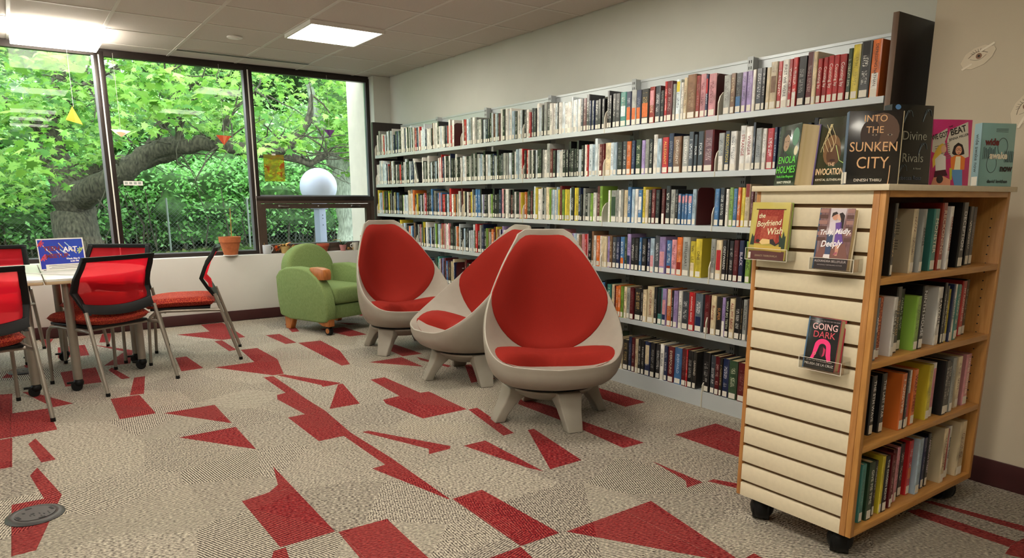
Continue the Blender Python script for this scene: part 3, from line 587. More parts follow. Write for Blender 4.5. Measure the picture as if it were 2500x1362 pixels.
for i in range(6):
    x0, x1 = BX[i], BX[i+1]
    pbox('back_panel', x0+.012, x1-.012, 3.553, 3.556, 1.93, 2.0, m_metal); pbox('back_rail', x0+.012, x1-.012, 3.548, 3.556, 1.985, 2.0, m_metal)
    for r, z in enumerate(SZ):
        if r < 5:
            bm = bmesh.new(); a, b_ = L(x0)+.004, L(x1)-.004
            box_bm(bm, a, b_, YF-3.4, 3.50-3.4, z-.004, z); box_bm(bm, a, b_, YF-3.4, YF-3.4+.012, z-.03, z-.004); box_bm(bm, a, b_, YF-3.4+.012, YF-3.4+.03, z-.03, z-.027)
            s_ = fin(bm, 'shelf', m_metal, sh)
            bz = z-.03
        else:
            bm = bmesh.new(); a, b_ = L(x0)+.003, L(x1)-.003
            box_bm(bm, a, b_, YF-3.4, 3.50-3.4, z-.004, z); box_bm(bm, a, b_, YF-3.4, YF-3.4+.01, 0, z-.004)
            s_ = fin(bm, 'base_shelf', m_metal, sh); bz = 0.02
        # bracket at the left end of every shelf: tall rounded plate
        yy0, yy1 = YF-3.4-.002, 3.50-3.4; zt = z+.135
        pr = [(yy0, bz), (yy1, bz), (yy1, zt+.02), (yy0+.08, zt), (yy0+.035, zt-.012), (yy0+.012, zt-.035), (yy0, zt-.07)]
        if r == 5: pr = [(yy0-.004, 0), (yy1, 0), (yy1, z+.12), (yy0+.05, z+.10), (yy0, z+.04)]
        prism('bracket', pr, L(x0)-.0025, L(x0)+.0035, mat('bracket_metal', 'd0cbbd', .4, .1), s_, 'x')
        if i == 5: pass
pbox('end_panel', -7.165, -7.125, YF-.01, YB, 0, 2.016, m_panel, .003)
pbox('end_panel', -1.712+.005, -1.681, YF, YB, 0, 2.016, m_panel, .002)
pbox('end_panel_edge', -1.712+.005, -1.681, YF-.003, YF, 0, 2.016, m_panel_edge, .001)

# ------------------------------------------------------------------ books
PAL = dict(k='17171a', K='2a2826', n='1e2a4e', b='3f6ea0', l='a9bfcf', w='e6e3dc', c='d6c5a2', t='7a5a42', r='b3262a', m='5c161d', o='cf6a2c', y='d6c23a', g='7fa542', G='2f4630', p='cf8f96', v='9a86b8', e='3f8078', s='9b9d98', d='3b4048', R='8a2a22', u='d2dee4', z='62707c')
NAM = dict(k='black', K='dark brown', n='navy', b='blue', l='light blue', w='white', c='cream', t='brown', r='red', m='maroon', o='orange', y='yellow', g='light green', G='dark green', p='pink', v='lavender', e='teal', s='silver grey', d='charcoal', R='rust red', u='pale blue', z='slate grey')
INK = dict(k='d8d6d0', K='c8a86a', n='dcdce4', b='f0eee6', l='28324a', w='3a3230', c='6a2c22', t='e0cfa0', r='f2e9e0', m='c9a8a0', o='f4ead8', y='2a2418', g='1e2c18', G='d4d8b8', p='7a2036', v='3a2a5c', e='e8e4d0', s='262626', d='e4e4e4', R='ecd8b8', u='2c3a5a', z='e8e8e8')
def cover_bm(bm, w, h, d, colk, inkk, seed, x0=0, y0=0, z0=0, M=None, lab=True, jit=0, pages=True, ink_on=1):
    """one jacketed book: returns nothing, adds faces with colour layers; spine faces -Y"""
    cl = bm.loops.layers.float_color.get('col') or bm.loops.layers.float_color.new('col')
    kl = bm.loops.layers.float_color.get('ink') or bm.loops.layers.float_color.new('ink')
    ul = bm.loops.layers.uv.get('UVMap') or bm.loops.layers.uv.new('UVMap')
    c = [min(1, max(0, q*(1+jit))) for q in lin(PAL[colk] if colk in PAL else colk)]; kc = lin(inkk)
    hw = w/2; r = min(.0035, w*.2); ed = .0022; ink_amt = (.25, .5, .8, 1.0, 1.0)[int(seed*7+w*9000) % 5]
    out = [(-hw, d), (-hw, r), (-hw*.72, 0), (hw*.72, 0), (hw, r), (hw, d)]
    inn = [(hw-ed, d), (hw-ed, r+.001), (-hw+ed, r+.001), (-hw+ed, d)]
    pl = out+inn; n = len(pl)
    def V(x, y, z):
        p = Vector((x+x0, y+y0, z+z0)); return bm.verts.new(M @ p if M is not None else p)
    lo = [V(a, b_, 0) for a, b_ in pl]; hi = [V(a, b_, h) for a, b_ in pl]
    def setf(f, col, u=None, al=0):
        for k, lp in enumerate(f.loops):
            lp[cl] = (*col, 1); lp[kl] = (*kc, al*ink_amt)
            lp[ul].uv = u[k] if u else (5, seed*10+.01)
    setf(bm.faces.new(lo[::-1]), c); setf(bm.faces.new(hi), c)
    su = [0, 0, .14, .86, 1, 1]
    for i in range(n):
        j = (i+1) % n; f = bm.faces.new((lo[i], lo[j], hi[j], hi[i]))
        if i in (1, 2, 3): setf(f, c, [(su[i], seed*10+z) for z in (0,)]+[(su[j], seed*10), (su[j], seed*10+h), (su[i], seed*10+h)], ink_on)
        else: setf(f, c)
    if pages:
        pc = lin('cfc0a0'); q = hw-ed; a = [V(-q, r+.001, .003), V(q, r+.001, .003), V(q, d-.003, .003), V(-q, d-.003, .003)]; b_ = [V(-q, r+.001, h-.004), V(q, r+.001, h-.004), V(q, d-.003, h-.004), V(-q, d-.003, h-.004)]
        for f in ((b_[0], b_[1], b_[2], b_[3]), (a[2], a[3], b_[3], b_[2])): setf(bm.faces.new(f), pc)
    if lab:
        lc = lin('e2ddd0'); q = min(hw*.96, hw); z1, z2 = .006, min(.036, h*.17)
        f = bm.faces.new((V(-q*.8, -.0004, z1), V(q*.8, -.0004, z1), V(q*.8, -.0004, z2), V(-q*.8, -.0004, z2))); setf(f, lc)
def cmesh(bm, name, parent):
    me = bpy.data.meshes.new(name); bm.to_mesh(me); bm.free(); return link(name, me, m_cover, parent)
seedc = [0]
def book(loc, rz, w, h, d, ck, label, group=None, title=None, tcol=None, tsize=None, tilt=0, art=None, name='book', lab=True, ink=None):
    seedc[0] += 1; sd_ = (seedc[0]*.6180339) % 1*50
    o = empty(name, loc, rz, label, 'book', group)
    if tilt: o.rotation_euler = (0, tilt, rz)
    bm = bmesh.new(); cover_bm(bm, w, h, d, ck, ink or INK.get(ck, 'e0ddd6'), round(sd_), lab=False, jit=rnd.uniform(-.18, .18), pages=False, ink_on=0 if title else 1)
    co = cmesh(bm, 'cover', o)
    q = w/2-.0022; box('pages', -q, q, .005, d-.003, .003, h-.004, m_page, o)
    if lab:
        box('call_label', -w/2*.74, w/2*.74, -.0005, .0002, .005, .036 if h > .2 else .032, m_label, o)
        if w > .02 and seedc[0] % 2 == 0: 
            pass
    if title:
        tm = mat('ink_'+(tcol or INK[ck]), tcol or INK[ck], .5); sz = tsize or min(w*.8, .026, (h-.062)/(len(title)*.60))
        text('title', title, sz, tm, o, T(0, -.0006, .04+(h-.05)/2) @ RY(PI/2), sx=1)
    if art:                            # a band of other colour across the spine
        for z0, z1, cc in art: box('spine_art', -w/2*.72, w/2*.72, -.0004, .0002, z0*h, z1*h, mat('jacket_'+cc, PAL.get(cc, cc), .3, noise=.2, nscale=60), o)
    return o
# right-hand bays read off the shelves: (colour, left, right, height code [, title, title colour])
HT = dict(a=.178, b=.208, c=.228, d=.243)
def X1(s, off): return lambda u: off+u/s
ROWS = {
 (0, 5): (3.243, 1720, [('s', 135, 187, 'b'), ('t', 190, 226, 'b'), ('k', 228, 277, 'b', None, None, [(0, .42, 'b')]), ('v', 280, 316, 'b'), ('v', 318, 361, 'b'), ('w', 362, 389, 'b'), ('d', 390, 437, 'b'), ('k', 440, 466, 'b'), ('c', 468, 501, 'b'), ('c', 503, 556, 'c', None, None, [(.35, .7, 't')]), ('r', 558, 592, 'c'), ('w', 592, 646, 'c', 'FIRST WE WERE', '201a1a'), ('r', 645, 673, 'c'), ('r', 675, 714, 'c', None, None, [(.0, .3, 'w')]), ('k', 720, 780, 'c'), ('m', 782, 831, 'd'), ('c', 832, 866, 'd'), ('r', 868, 907, 'b', 'Counting by', 'f2e9e0'), ('r', 910, 948, 'b', 'Counting by', 'f2e9e0'), ('r', 952, 998, 'b', 'Counting by', 'f2e9e0'), ('r', 1000, 1041, 'b', 'Counting by', 'f2e9e0'), ('r', 1044, 1096, 'b', 'Counting by', 'f2e9e0'), ('G', 1103, 1139, 'c'), ('y', 1141, 1200, 'd'), ('k', 1205, 1288, 'd'), ('o', 1292, 1366, 'd', 'DEPRESSING NATHAN', '201a1a', [(0, .42, 'w')])]),
 (0, 4): (4.464, 1240, [('k', 1130, 1165, 'b'), ('k', 1167, 1213, 'b'), ('e', 1215, 1281, 'b', None, None, [(.3, .6, 'u')]), ('n', 1283, 1335, 'b', None, None, [(.15, .55, 'o')]), ('s', 1337, 1388, 'b', None, None, [(.15, .5, 'o')]), ('n', 1390, 1440, 'b', None, None, [(.15, .5, 'o')]), ('K', 1443, 1525, 'b', None, None, [(.2, .6, 'o')]), ('R', 1527, 1582, 'b', None, None, [(.5, .9, 'p')]), ('d', 1590, 1642, 'b'), ('k', 1655, 1690, 'a'), ('r', 1691, 1720, 'c'), ('m', 1722, 1776, 'c'), ('s', 1782, 1811, 'b'), ('u', 1815, 1862, 'c', None, None, [(.7, .95, 'y')]), ('w', 1868, 1898, 'b'), ('c', 1900, 1936, 'c'), ('t', 1938, 2033, 'd'), ('R', 2035, 2076, 'c'), ('p', 2078, 2136, 'c'), ('n', 2140, 2167, 'c', None, None, [(.55, .9, 'r')]), ('p', 2170, 2250, 'c')]),
 (1, 4): (4.464, 1240, [('c', 1050, 1107, 'b'), ('u', 1110, 1140, 'b'), ('l', 1141, 1175, 'b'), ('k', 1177, 1236, 'b'), ('d', 1240, 1281, 'b'), ('o', 1283, 1330, 'b'), ('n', 1335, 1372, 'b'), ('G', 1378, 1436, 'b'), ('v', 1443, 1481, 'b'), ('s', 1483, 1522, 'b'), ('k', 1525, 1563, 'b'), ('w', 1568, 1611, 'c'), ('l', 1614, 1660, 'b'), ('r', 1664, 1730, 'b', 'ALLEGIANT', 'f0c060'), ('n', 1734, 1785, 'c'), ('t', 1790, 1874, 'b', 'DIVERGENT', 'e8e0d0'), ('s', 1884, 1951, 'b', 'DIVERGENT', 'f4f0e8'), ('d', 1955, 2007, 'c'), ('k', 2010, 2047, 'b', 'FOUR', 'e8e8e8'), ('k', 2050, 2115, 'c', 'FOUR', 'e8e8e8'), ('m', 2117, 2225, 'c')]),
 (1, 5): (3.243, 1720, [('s', 97, 142, 'b', None, None, [(.1, .4, 'w')]), ('k', 145, 186, 'b', 'RESOLUTION', 'd8c040'), ('w', 190, 240, 'b'), ('w', 262, 309, 'c', 'STRANGE', '9a2a24'), ('w', 310, 362, 'c', 'WINGER', '8a1f24'), ('k', 364, 386, 'd'), ('s', 388, 438, 'b'), ('w', 440, 473, 'b'), ('r', 476, 528, 'b'), ('n', 532, 556, 'b')]),
 (2, 4): (4.032, 1240, [('g', 975, 1001, 'b', None, None, [(0, 1, 'w')]), ('s', 1003, 1058, 'b', None, None, [(.2, .8, 'G')]), ('s', 1062, 1080, 'b'), ('w', 1082, 1101, 'b'), ('s', 1103, 1127, 'b'), ('c', 1130, 1166, 'b'), ('b', 1170, 1203, 'c'), ('l', 1205, 1234, 'b'), ('w', 1236, 1266, 'b'), ('b', 1268, 1307, 'b', None, None, [(.4, .8, 'w')]), ('y', 1315, 1340, 'c'), ('c', 1341, 1372, 'b'), ('k', 1378, 1402, 'b'), ('m', 1405, 1441, 'b'), ('k', 1443, 1482, 'b'), ('m', 1500, 1532, 'b', None, None, [(0, .3, 'w')]), ('k', 1540, 1587, 'c'), ('s', 1590, 1632, 'b'), ('k', 1635, 1661, 'b'), ('b', 1664, 1695, 'a', None, None, [(.72, .95, 'p')]), ('b', 1696, 1724, 'a', None, None, [(.72, .95, 'p')]), ('b', 1725, 1752, 'a', None, None, [(.72, .95, 'p')]), ('b', 1754, 1797, 'a', None, None, [(.72, .95, 'p')]), ('l', 1799, 1836, 'b')]),
 (2, 5): (4.032, 1240, [('b', 2020, 2066, 'b'), ('k', 2068, 2114, 'b'), ('w', 2128, 2156, 'b'), ('g', 2158, 2198, 'b'), ('b', 2200, 2240, 'b'), ('o', 2242, 2275, 'b'), ('y', 2276, 2312, 'b'), ('c', 2314, 2362, 'c', None, None, [(.7, 1, 'R')]), ('m', 2364, 2396, 'b')]),
 (3, 4): (4.032, 1240, [('c', 905, 938, 'b'), ('c', 941, 967, 'b'), ('v', 969, 991, 'b'), ('t', 992, 1017, 'b'), ('d', 1020, 1056, 'b'), ('n', 1058, 1092, 'b'), ('b', 1095, 1134, 'b', None, None, [(.15, .35, 'o')]), ('G', 1136, 1162, 'b'), ('v', 1163, 1199, 'c', None, None, [(0, .4, 'n')]), ('k', 1201, 1236, 'b'), ('k', 1240, 1276, 'b'), ('b', 1280, 1303, 'b'), ('k', 1304, 1346, 'b'), ('n', 1358, 1388, 'b'), ('l', 1390, 1430, 'b', None, None, [(0, .5, 'p')]), ('d', 1433, 1476, 'c'), ('v', 1478, 1536, 'c', None, None, [(.2, .6, 'p')]), ('b', 1545, 1594, 'b', None, None, [(0, .25, 'R')]), ('p', 1598, 1645, 'b', None, None, None), ('o', 1648, 1700, 'c', None, None, [(.1, .35, 'R')]), ('s', 1704, 1776, 'c', 'STEELHEART', '302c2a'), ('y', 1782, 1830, 'b', None, None, [(0, .4, 'c')]), ('y', 1832, 1892, 'c', 'ONE', '2a2418')]),
 (3, 5): (4.032, 1240, [('s', 1975, 2022, 'c'), ('c', 2028, 2086, 'c', None, None, [(.25, .75, 'r')]), ('k', 2092, 2132, 'c', 'GREYWAREN', 'd8d8d0'), ('K', 2134, 2152, 'c'), ('k', 2158, 2201, 'c'), ('m', 2203, 2250, 'c'), ('n', 2253, 2300, 'c', 'BLACK', 'e0dcec'), ('g', 2316, 2366, 'c', 'LIARS, INC.', '1e2c18')]),
 (4, 4): (3.783, 1440, [('e', 150, 184, 'b'), ('c', 189, 213, 'b'), ('m', 215, 224, 'b'), ('o', 226, 250, 'b'), ('o', 251, 273, 'b'), ('g', 275, 301, 'b'), ('c', 303, 327, 'b'), ('s', 329, 358, 'b'), ('m', 360, 397, 'b'), ('K', 400, 460, 'b'), ('k', 461, 475, 'c'), ('c', 479, 513, 'b'), ('c', 518, 578, 'c', 'OUT OF SALEM', '8a2a22'), ('k', 580, 608, 'c'), ('e', 612, 652, 'c', None, None, [(.3, 1, 'k')]), ('v', 655, 693, 'c', None, None, [(.3, .7, 'p'), (.0, .3, 'n')]), ('o', 697, 737, 'c', None, None, [(.55, 1, 'c')]), ('k', 739, 758, 'c'), ('v', 760, 799, 'c'), ('w', 801, 834, 'c'), ('d', 836, 896, 'c'), ('r', 900, 952, 'c', 'FOUNTAINS, SILENCE', 'f2e9e0'), ('z', 955, 1022, 'c', None, None, [(0, .4, 'n')])]),
 (4, 5): (3.783, 1440, [('m', 1040, 1088, 'c', None, None, None), ('c', 1100, 1147, 'c', 'Running', '8a2a22'), ('K', 1150, 1197, 'c', 'SUPER', 'c88850'), ('v', 1199, 1230, 'c', None, None, [(0, .4, 'w')]), ('k', 1232, 1270, 'c', 'WHAT BIG TEETH', 'cfd8b8'), ('c', 1272, 1318, 'c', 'ALL MY RAGE', '8a1f24'), ('k', 1320, 1372, 'd'), ('K', 1375, 1389, 'c'), ('s', 1391, 1428, 'c', 'TORCH NIGHT', '262626')]),
 (5, 4): (3.783, 1440, [('w', 220, 243, 'b'), ('c', 245, 266, 'b'), ('c', 268, 292, 'b'), ('K', 294, 342, 'b'), ('n', 344, 371, 'c'), ('m', 373, 403, 'c'), ('c', 406, 433, 'c'), ('k', 436, 462, 'c'), ('k', 464, 491, 'c'), ('n', 497, 545, 'c', None, None, [(.35, .9, 'c')]), ('k', 548, 591, 'c'), ('k', 594, 636, 'c'), ('w', 638, 671, 'c', 'BRUISER', '18181a'), ('n', 673, 702, 'c'), ('m', 705, 761, 'c', 'EVERFOUND', 'd8c8b0'), ('b', 765, 831, 'c', 'EVERWILD', 'c8d8e8'), ('m', 834, 876, 'c'), ('r', 877, 888, 'c'), ('k', 890, 935, 'c'), ('K', 938, 971, 'c', 'UNWIND', 'd8d0c0')]),
 (5, 5): (3.783, 1440, [('k', 1024, 1088, 'd', None, None, None), ('d', 1096, 1138, 'c'), ('m', 1140, 1181, 'c'), ('K', 1183, 1208, 'c'), ('n', 1211, 1265, 'c'), ('G', 1268, 1345, 'c'), ('m', 1352, 1428, 'c')]),
}
FX = 1702.85
def wall_x(px, py=520.0, Y=3.252):      # where the row's plane y=Y is met by the sight line measured in the survey of the photo
    u, v = (px-1250)/FX, (py-839.03)/FX
    d = rt*u - up*v + fw
    return d.x*Y/d.y
ROWY = {0: 330, 1: 440, 2: 550, 3: 700, 4: 830, 5: 950}
ROWN = ['top', 'second', 'third', 'fourth', 'fifth', 'lowest']
ORD = ['first', 'second', 'third', 'fourth', 'fifth', 'sixth', 'seventh', 'eighth', 'ninth', 'tenth']+['%dth' % i for i in range(11, 40)]
def ordn(i): return ORD[i]
BAYN = {5: 'bay beside dark end panel', 4: 'second bay from dark end panel'}
PYR = {0: (300, 250), 1: (430, 432), 2: (550, 560), 3: (660, 690), 4: (790, 850), 5: (910, 960)}
occupied = {}
for (r, bay), (s, off, L_) in ROWS.items():
    py0 = {(0, 5): 300, (0, 4): 330, (1, 4): 430, (1, 5): 430, (2, 4): 555, (2, 5): 560, (3, 4): 670, (3, 5): 700, (4, 4): 790, (4, 5): 840, (5, 4): 915, (5, 5): 980}[(r, bay)]
    vl = {(0, 5): (288, 242), (0, 4): (314, 284), (1, 4): (431, 424), (1, 5): (420, 416), (2, 4): (547, 552), (2, 5): (555, 558), (3, 4): (657, 682), (3, 5): (687, 697), (4, 4): (783, 816), (4, 5): (820, 842), (5, 4): (900, 953), (5, 5): (961, 982)}[(r, bay)]
    xs_ = []
    u0, u1 = L_[0][1], L_[-1][2]
    for e in L_:
        ps = []
        for u in (e[1], e[2]):
            t = (u-u0)/(u1-u0); ps.append(wall_x(off+u/s, vl[0]+(vl[1]-vl[0])*t))
        xs_.append(ps)
    tot = {}
    for i, (e, (a, b_)) in enumerate(zip(L_, xs_)):
        ck, hc = e[0], e[3]; w = max(.009, b_-a-.001); ttl = e[4] if len(e) > 4 else None; tc = e[5] if len(e) > 5 else None; art = e[6] if len(e) > 6 else None
        h = HT[hc]+rnd.uniform(-.004, .004)
        if i+1 < len(L_): w = min(w, xs_[i+1][0]-a-.0008)
        lbl = '%s %sbook, %s from left, %s shelf row, %s' % (NAM[ck], 'lettered ' if ttl else ('thick ' if w > .035 else ('slim ' if w < .016 else '')), ordn(i), ROWN[r], BAYN[bay])
        book((a+w/2, 3.251+rnd.uniform(0, .006), SZ[r]+.0005), 0, w, h, .14, ck, lbl, 'books in the two right bays of the wall shelving', ttl, tc, art=art)
    occupied.setdefault((r, bay), []).append((xs_[0][0], xs_[-1][1]))
# the many small books further left, and the ends of rows behind the display unit: joined, too many to single out
def fill_books():
    bm = bmesh.new(); q = random.Random(21); n = 0
    pal_top = 'wwuklwkdkwukrksnuwmkkwn'; pal_mid = 'wukcbskrnwgtkmspklwkGdkvyo'; pal_low = 'kwnKcsbmdkwvGe'
    spans = []
    for r in range(6):
        for bay in range(0, 4): spans.append((r, BX[bay]+.006, BX[bay+1]-.01, bay))
    for (r, bay), oc in occupied.items():
        a = max(o[1] for o in oc)+.004; e = BX[bay+1]-.012; s0 = min(o[0] for o in oc)
        if s0-BX[bay] > .05: spans.append((r, BX[bay]+.006, s0-.004, bay))
        if bay == 5 and r > 0 and e-a > .03: spans.append((r, a, e, bay))
    for r, x, e, bay in spans:
        pal = pal_top if r < 2 else (pal_mid if r < 4 else pal_low)
        if bay == 1 and r in (0, 4): e -= .13
        lean = 0
        if r == 1 and bay == 1: x += .085; lean = 2
        run = q.randint(3, 8); hb = q.choice((.200, .208, .214))
        while x < e-.012:
            w = q.choice((.014, .018, .021, .024, .027, .031, .036)); w = min(w, e-x)
            if run == 0: hb = q.choice((.19, .205, .21, .216, .228)); run = q.randint(3, 9)
            run -= 1
            h = hb+q.uniform(-.005, .004) if q.random() < .8 else q.choice((.182, .235, .243))
            ck = q.choice(pal)
            M = T(x+w/2, YF+.006+q.uniform(0, .010), SZ[r]+.0005)
            if lean:
                M = T(x-.075+.004, YF+.010, SZ[r]+.004) @ RY(R(-19)) @ T(w/2, 0, 0); lean -= 1
            cover_bm(bm, w-.0015, h, .14, ck, INK[ck], n*3+1, M=M, jit=q.uniform(-.25, .2)); n += 1; x += w+(.001 if q.random() < .85 else .004)
    o = cmesh(bm, 'books', None); tag(o, 'hundreds of small labelled books filling the farther bays of the wall shelving', 'books', None, 'stuff')
    return n
NB = fill_books()
def bookend(x, r, label, hgt=.215, col=m_maroon):
    o = empty('bookend', (x, YF+.012, SZ[r]), 0, label, 'bookend', 'maroon bookends in the wall shelving')
    bm = bmesh.new(); pr = [(0, .002), (.15, .002), (.15, hgt)]+[(.15-.03*0, hgt), (.03, hgt), (.012, hgt-.006), (.003, hgt-.02), (0, hgt-.035)]
    prism_bm(bm, [(.0, .002), (.15, .002), (.15, hgt-.02), (.142, hgt-.006), (.125, hgt), (.03, hgt), (.012, hgt-.006), (.003, hgt-.02)], -.0012, .0012, 'x'); fin(bm, 'plate', col, o)
    box('foot', -.10, -.0012, 0, .12, .0, .0022, col, o); return o
bookend(wall_x(1697.5, 550), 2, 'maroon metal bookend closing the third shelf row, second bay from the right')
bookend(wall_x(1711, 600), 3, 'maroon metal bookend closing the fourth shelf row, second bay from the right')
bookend(wall_x(1698.5, 860), 5, 'maroon metal bookend closing the lowest shelf row, second bay from the right')
bookend(wall_x(2144, 200), 0, 'dark maroon bookend at the right end of the top shelf row')
bookend(wall_x(1746.5, 230), 0, 'maroon bookend beside the pink book, top shelf row, second bay from the right', .225)
bookend(BX[2]-.135, 0, 'maroon bookend ending the second bay of the top shelf row', .2)
o = bookend(BX[2]-.135, 4, 'maroon bookend with small white print in the fifth row behind the egg chairs', .21)
bm = bmesh.new(); q_ = random.Random(4)
for k in range(14):
    y = .05+q_.uniform(0, .06); z = .03+q_.uniform(0, .13); box_bm(bm, .0013, .0018, y, y+.02, z, z+.006)
fin(bm, 'print', m_wink, o)

# ------------------------------------------------------------------ display unit on casters
X0, X1_, Y0, Y1, ZB, ZT = -1.571, -1.112, 2.180, 3.095, .100, 1.246
cb = empty('display_unit', (X0, Y0, 0), 0, 'maple display bookcase with slatted end panel on black casters', 'bookcase')
def cbox(name, x0, x1, y0, y1, z0, z1, m, bevel=0, par=None): return box(name, x0-X0, x1-X0, y0-Y0, y1-Y0, z0, z1, m, par or cb, bevel)
cbox('top', X0-.012, X1_+.014, Y0-.016, Y1+.018, ZT, 1.265, m_lam, .002)
cbox('slat_backing', X0+.018, X1_-.042, Y0+.016, Y0+.024, ZB+.003, ZT, m_groove)
gz = [.158+.0743*k for k in range(15)]
zz = [ZB]+gz+[ZT]
for k in range(16):
    z0 = zz[k]+(.006 if k else 0); z1 = zz[k+1]-(.006 if k < 15 else 0)
    cbox('slat', X0+.016, X1_-.04, Y0+.001, Y0+.016, z0, z1, m_lam, .0015)
cbox('side_post', X0, X0+.016, Y0, Y0+.024, ZB, ZT, m_maple_e, .002)
cbox('side_post', X1_-.04, X1_-.019, Y0-.001, Y0+.024, ZB, ZT, m_maple_e, .002)
cbox('side_panel', X1_-.019, X1_, Y0, Y0+.022, ZB, ZT, m_maple, .002)
cbox('end_wall', X0, X1_-.019, Y0+.024, Y0+.032, ZB, ZT, m_maple)
cbox('side_panel', X0, X1_, Y1-.022, Y1, ZB, ZT, m_maple, .002)
cbox('divider', X0+.22, X0+.232, Y0+.032, Y1-.022, ZB, ZT, mat('dark_divider', '4a3018', .6))
cbox('bottom_shelf', X0, X1_, Y0+.022, Y1-.022, ZB, .124, m_maple_h, .001)
cbox('top_rail', X0, X1_, Y0+.022, Y1-.022, 1.226, ZT, m_maple_h, .001)
for z in (.976, .703, .418): cbox('shelf', X0, X1_-.001, Y0+.022, Y1-.022, z-.022, z, m_maple_h, .001)
bm = bmesh.new()
for k in range(30):
    for x in (X1_-.045, X1_-.19):
        z = .16+.034*k; M = T(x-X0, Y1-.0222-Y0, z) @ Matrix.Rotation(PI/2, 4, 'X')
        bmesh.ops.create_cone(bm, cap_ends=True, segments=8, radius1=.0028, radius2=.0028, depth=.001, matrix=M)
fin(bm, 'shelf_pin_hole', m_slot, cb)['kind'] = 'stuff'
for x, y in ((X0+.07, Y0+.07), (X1_-.07, Y0+.07), (X0+.07, Y1-.07), (X1_-.07, Y1-.07)):
    bm = bmesh.new(); px, py = x-X0, y-Y0
    a = .5 if y < 2.6 else 1.2; M = T(px, py, 0) @ Matrix.Rotation(a, 4, 'Z')
    for s in (-.017, .017):
        bmesh.ops.create_cone(bm, cap_ends=True, segments=24, radius1=.047, radius2=.047, depth=.026, matrix=M @ T(s, .012, .047) @ Matrix.Rotation(PI/2, 4, 'Y'))
    bmesh.ops.create_uvsphere(bm, u_segments=16, v_segments=8, radius=.052, matrix=M @ T(0, .008, .05) @ Matrix.Diagonal((.85, 1, .95, 1)))
    bmesh.ops.create_cone(bm, cap_ends=True, segments=16, radius1=.02, radius2=.024, depth=.02, matrix=T(px, py, .09))
    for v in bm.verts: v.co.z = max(v.co.z, 0)
    cst = fin(bm, 'caster', m_black, cb, True, .0)
    box('brake_lever', -.012, .012, .045, .075, .05, .06, m_black, cst, .003, M=M)
# books standing in the display unit, spines towards +X
CAB = [
 (.976, [('K', -1.118, 2.285, .015, .231), ('c', -1.127, 2.430, .028, .212), ('s', -1.120, 2.480, .022, .211, 'ZEROES', '30302e'), ('e', -1.126, 2.568, .038, .211, 'MONSTER', 'e8e4d0'), ('R', -1.121, 2.613, .034, .231, 'RECKONING', 'e0c8b0'), ('w', -1.130, 2.671, .019, .219, 'DARE WARRIORS', '8a2a22'), ('m', -1.155, 2.735, .012, .201), ('k', -1.125, 2.776, .043, .232, 'DECEPTION', 'e8e8e8'), ('k', -1.160, 2.893, .030, .217), ('d', -1.165, 2.935, .03, .215)], 'top'),
 (.703, [('z', -1.131, 2.240, .015, .206, 'ANTHEM', 'e8e8e8'), ('o', -1.128, 2.262, .032, .205, 'COUNTDOWN', '7a1f14'), ('w', -1.118, 2.345, .022, .200, 'BELLE BOY', '2a2418'), ('K', -1.150, 2.40, .030, .228), ('k', -1.166, 2.458, .027, .215), ('g', -1.130, 2.502, .030, .190), ('k', -1.132, 2.540, .033, .223, 'NINTH HOUSE', 'e8e8e8'), ('w', -1.121, 2.662, .032, .210, 'SAWKILL', '2a2020'), ('k', -1.132, 2.706, .014, .223), ('k', -1.134, 2.728, .015, .21), ('y', -1.138, 2.749, .018, .196), ('n', -1.130, 2.770, .012, .213), ('w', -1.125, 2.790, .024, .211, 'WILDLIFE', '5a8a90'), ('e', -1.125, 2.822, .022, .208), ('K', -1.150, 2.862, .02, .2), ('r', -1.160, 2.915, .034, .212, 'MY FLAWLESS LIFE', 'ecd8d0'), ('k', -1.165, 2.958, .026, .214)], 'second'),
 (.418, [('k', -1.168, 2.240, .045, .210), ('k', -1.165, 2.330, .028, .212, 'THE 5TH WAVE', 'e8e8e8'), ('k', -1.160, 2.385, .031, .214, 'THE LAST STAR', 'e8e8e8'), ('o', -1.133, 2.470, .030, .206), ('k', -1.132, 2.504, .014, .211), ('w', -1.128, 2.524, .026, .208, None, None, [(.1, .6, 'r')]), ('o', -1.127, 2.564, .030, .206, 'WARP SPEED', '7a1f14'), ('y', -1.135, 2.670, .030, .209), ('w', -1.148, 2.725, .028, .207, None, None, [(.1, .9, 'p')]), ('k', -1.115, 2.782, .034, .211), ('k', -1.120, 2.822, .02, .2), ('s', -1.118, 2.848, .026, .214), ('c', -1.143, 2.925, .030, .206), ('p', -1.129, 2.987, .042, .207, 'MAYBE MONSTER', 'f4ead8')], 'third'),
 (.124, [('m', -1.140, 2.215, .014, .20), ('e', -1.121, 2.262, .025, .212), ('G', -1.115, 2.300, .034, .213, 'GIVE ME TIME', 'd8d8c8'), ('k', -1.123, 2.352, .015, .206), ('y', -1.118, 2.391, .016, .215), ('k', -1.118, 2.412, .03, .211, 'THE CHOSEN ECHO', 'e0e0d8'), ('m', -1.132, 2.465, .017, .205), ('m', -1.147, 2.50, .024, .211), ('p', -1.150, 2.535, .018, .212), ('k', -1.165, 2.590, .030, .209), ('r', -1.154, 2.631, .029, .216, None, None, [(.3, .5, 'o')]), ('l', -1.137, 2.667, .033, .220), ('n', -1.152, 2.740, .024, .205), ('k', -1.153, 2.775, .020, .216, 'AMERICAN STREET', 'e8d8d8'), ('c', -1.133, 2.860, .030, .225), ('r', -1.145, 2.905, .026, .208), ('w', -1.15, 2.94, .02, .215, 'BOOK THIEF', '30302e'), ('c', -1.118, 2.990, .055, .226)], 'bottom')]
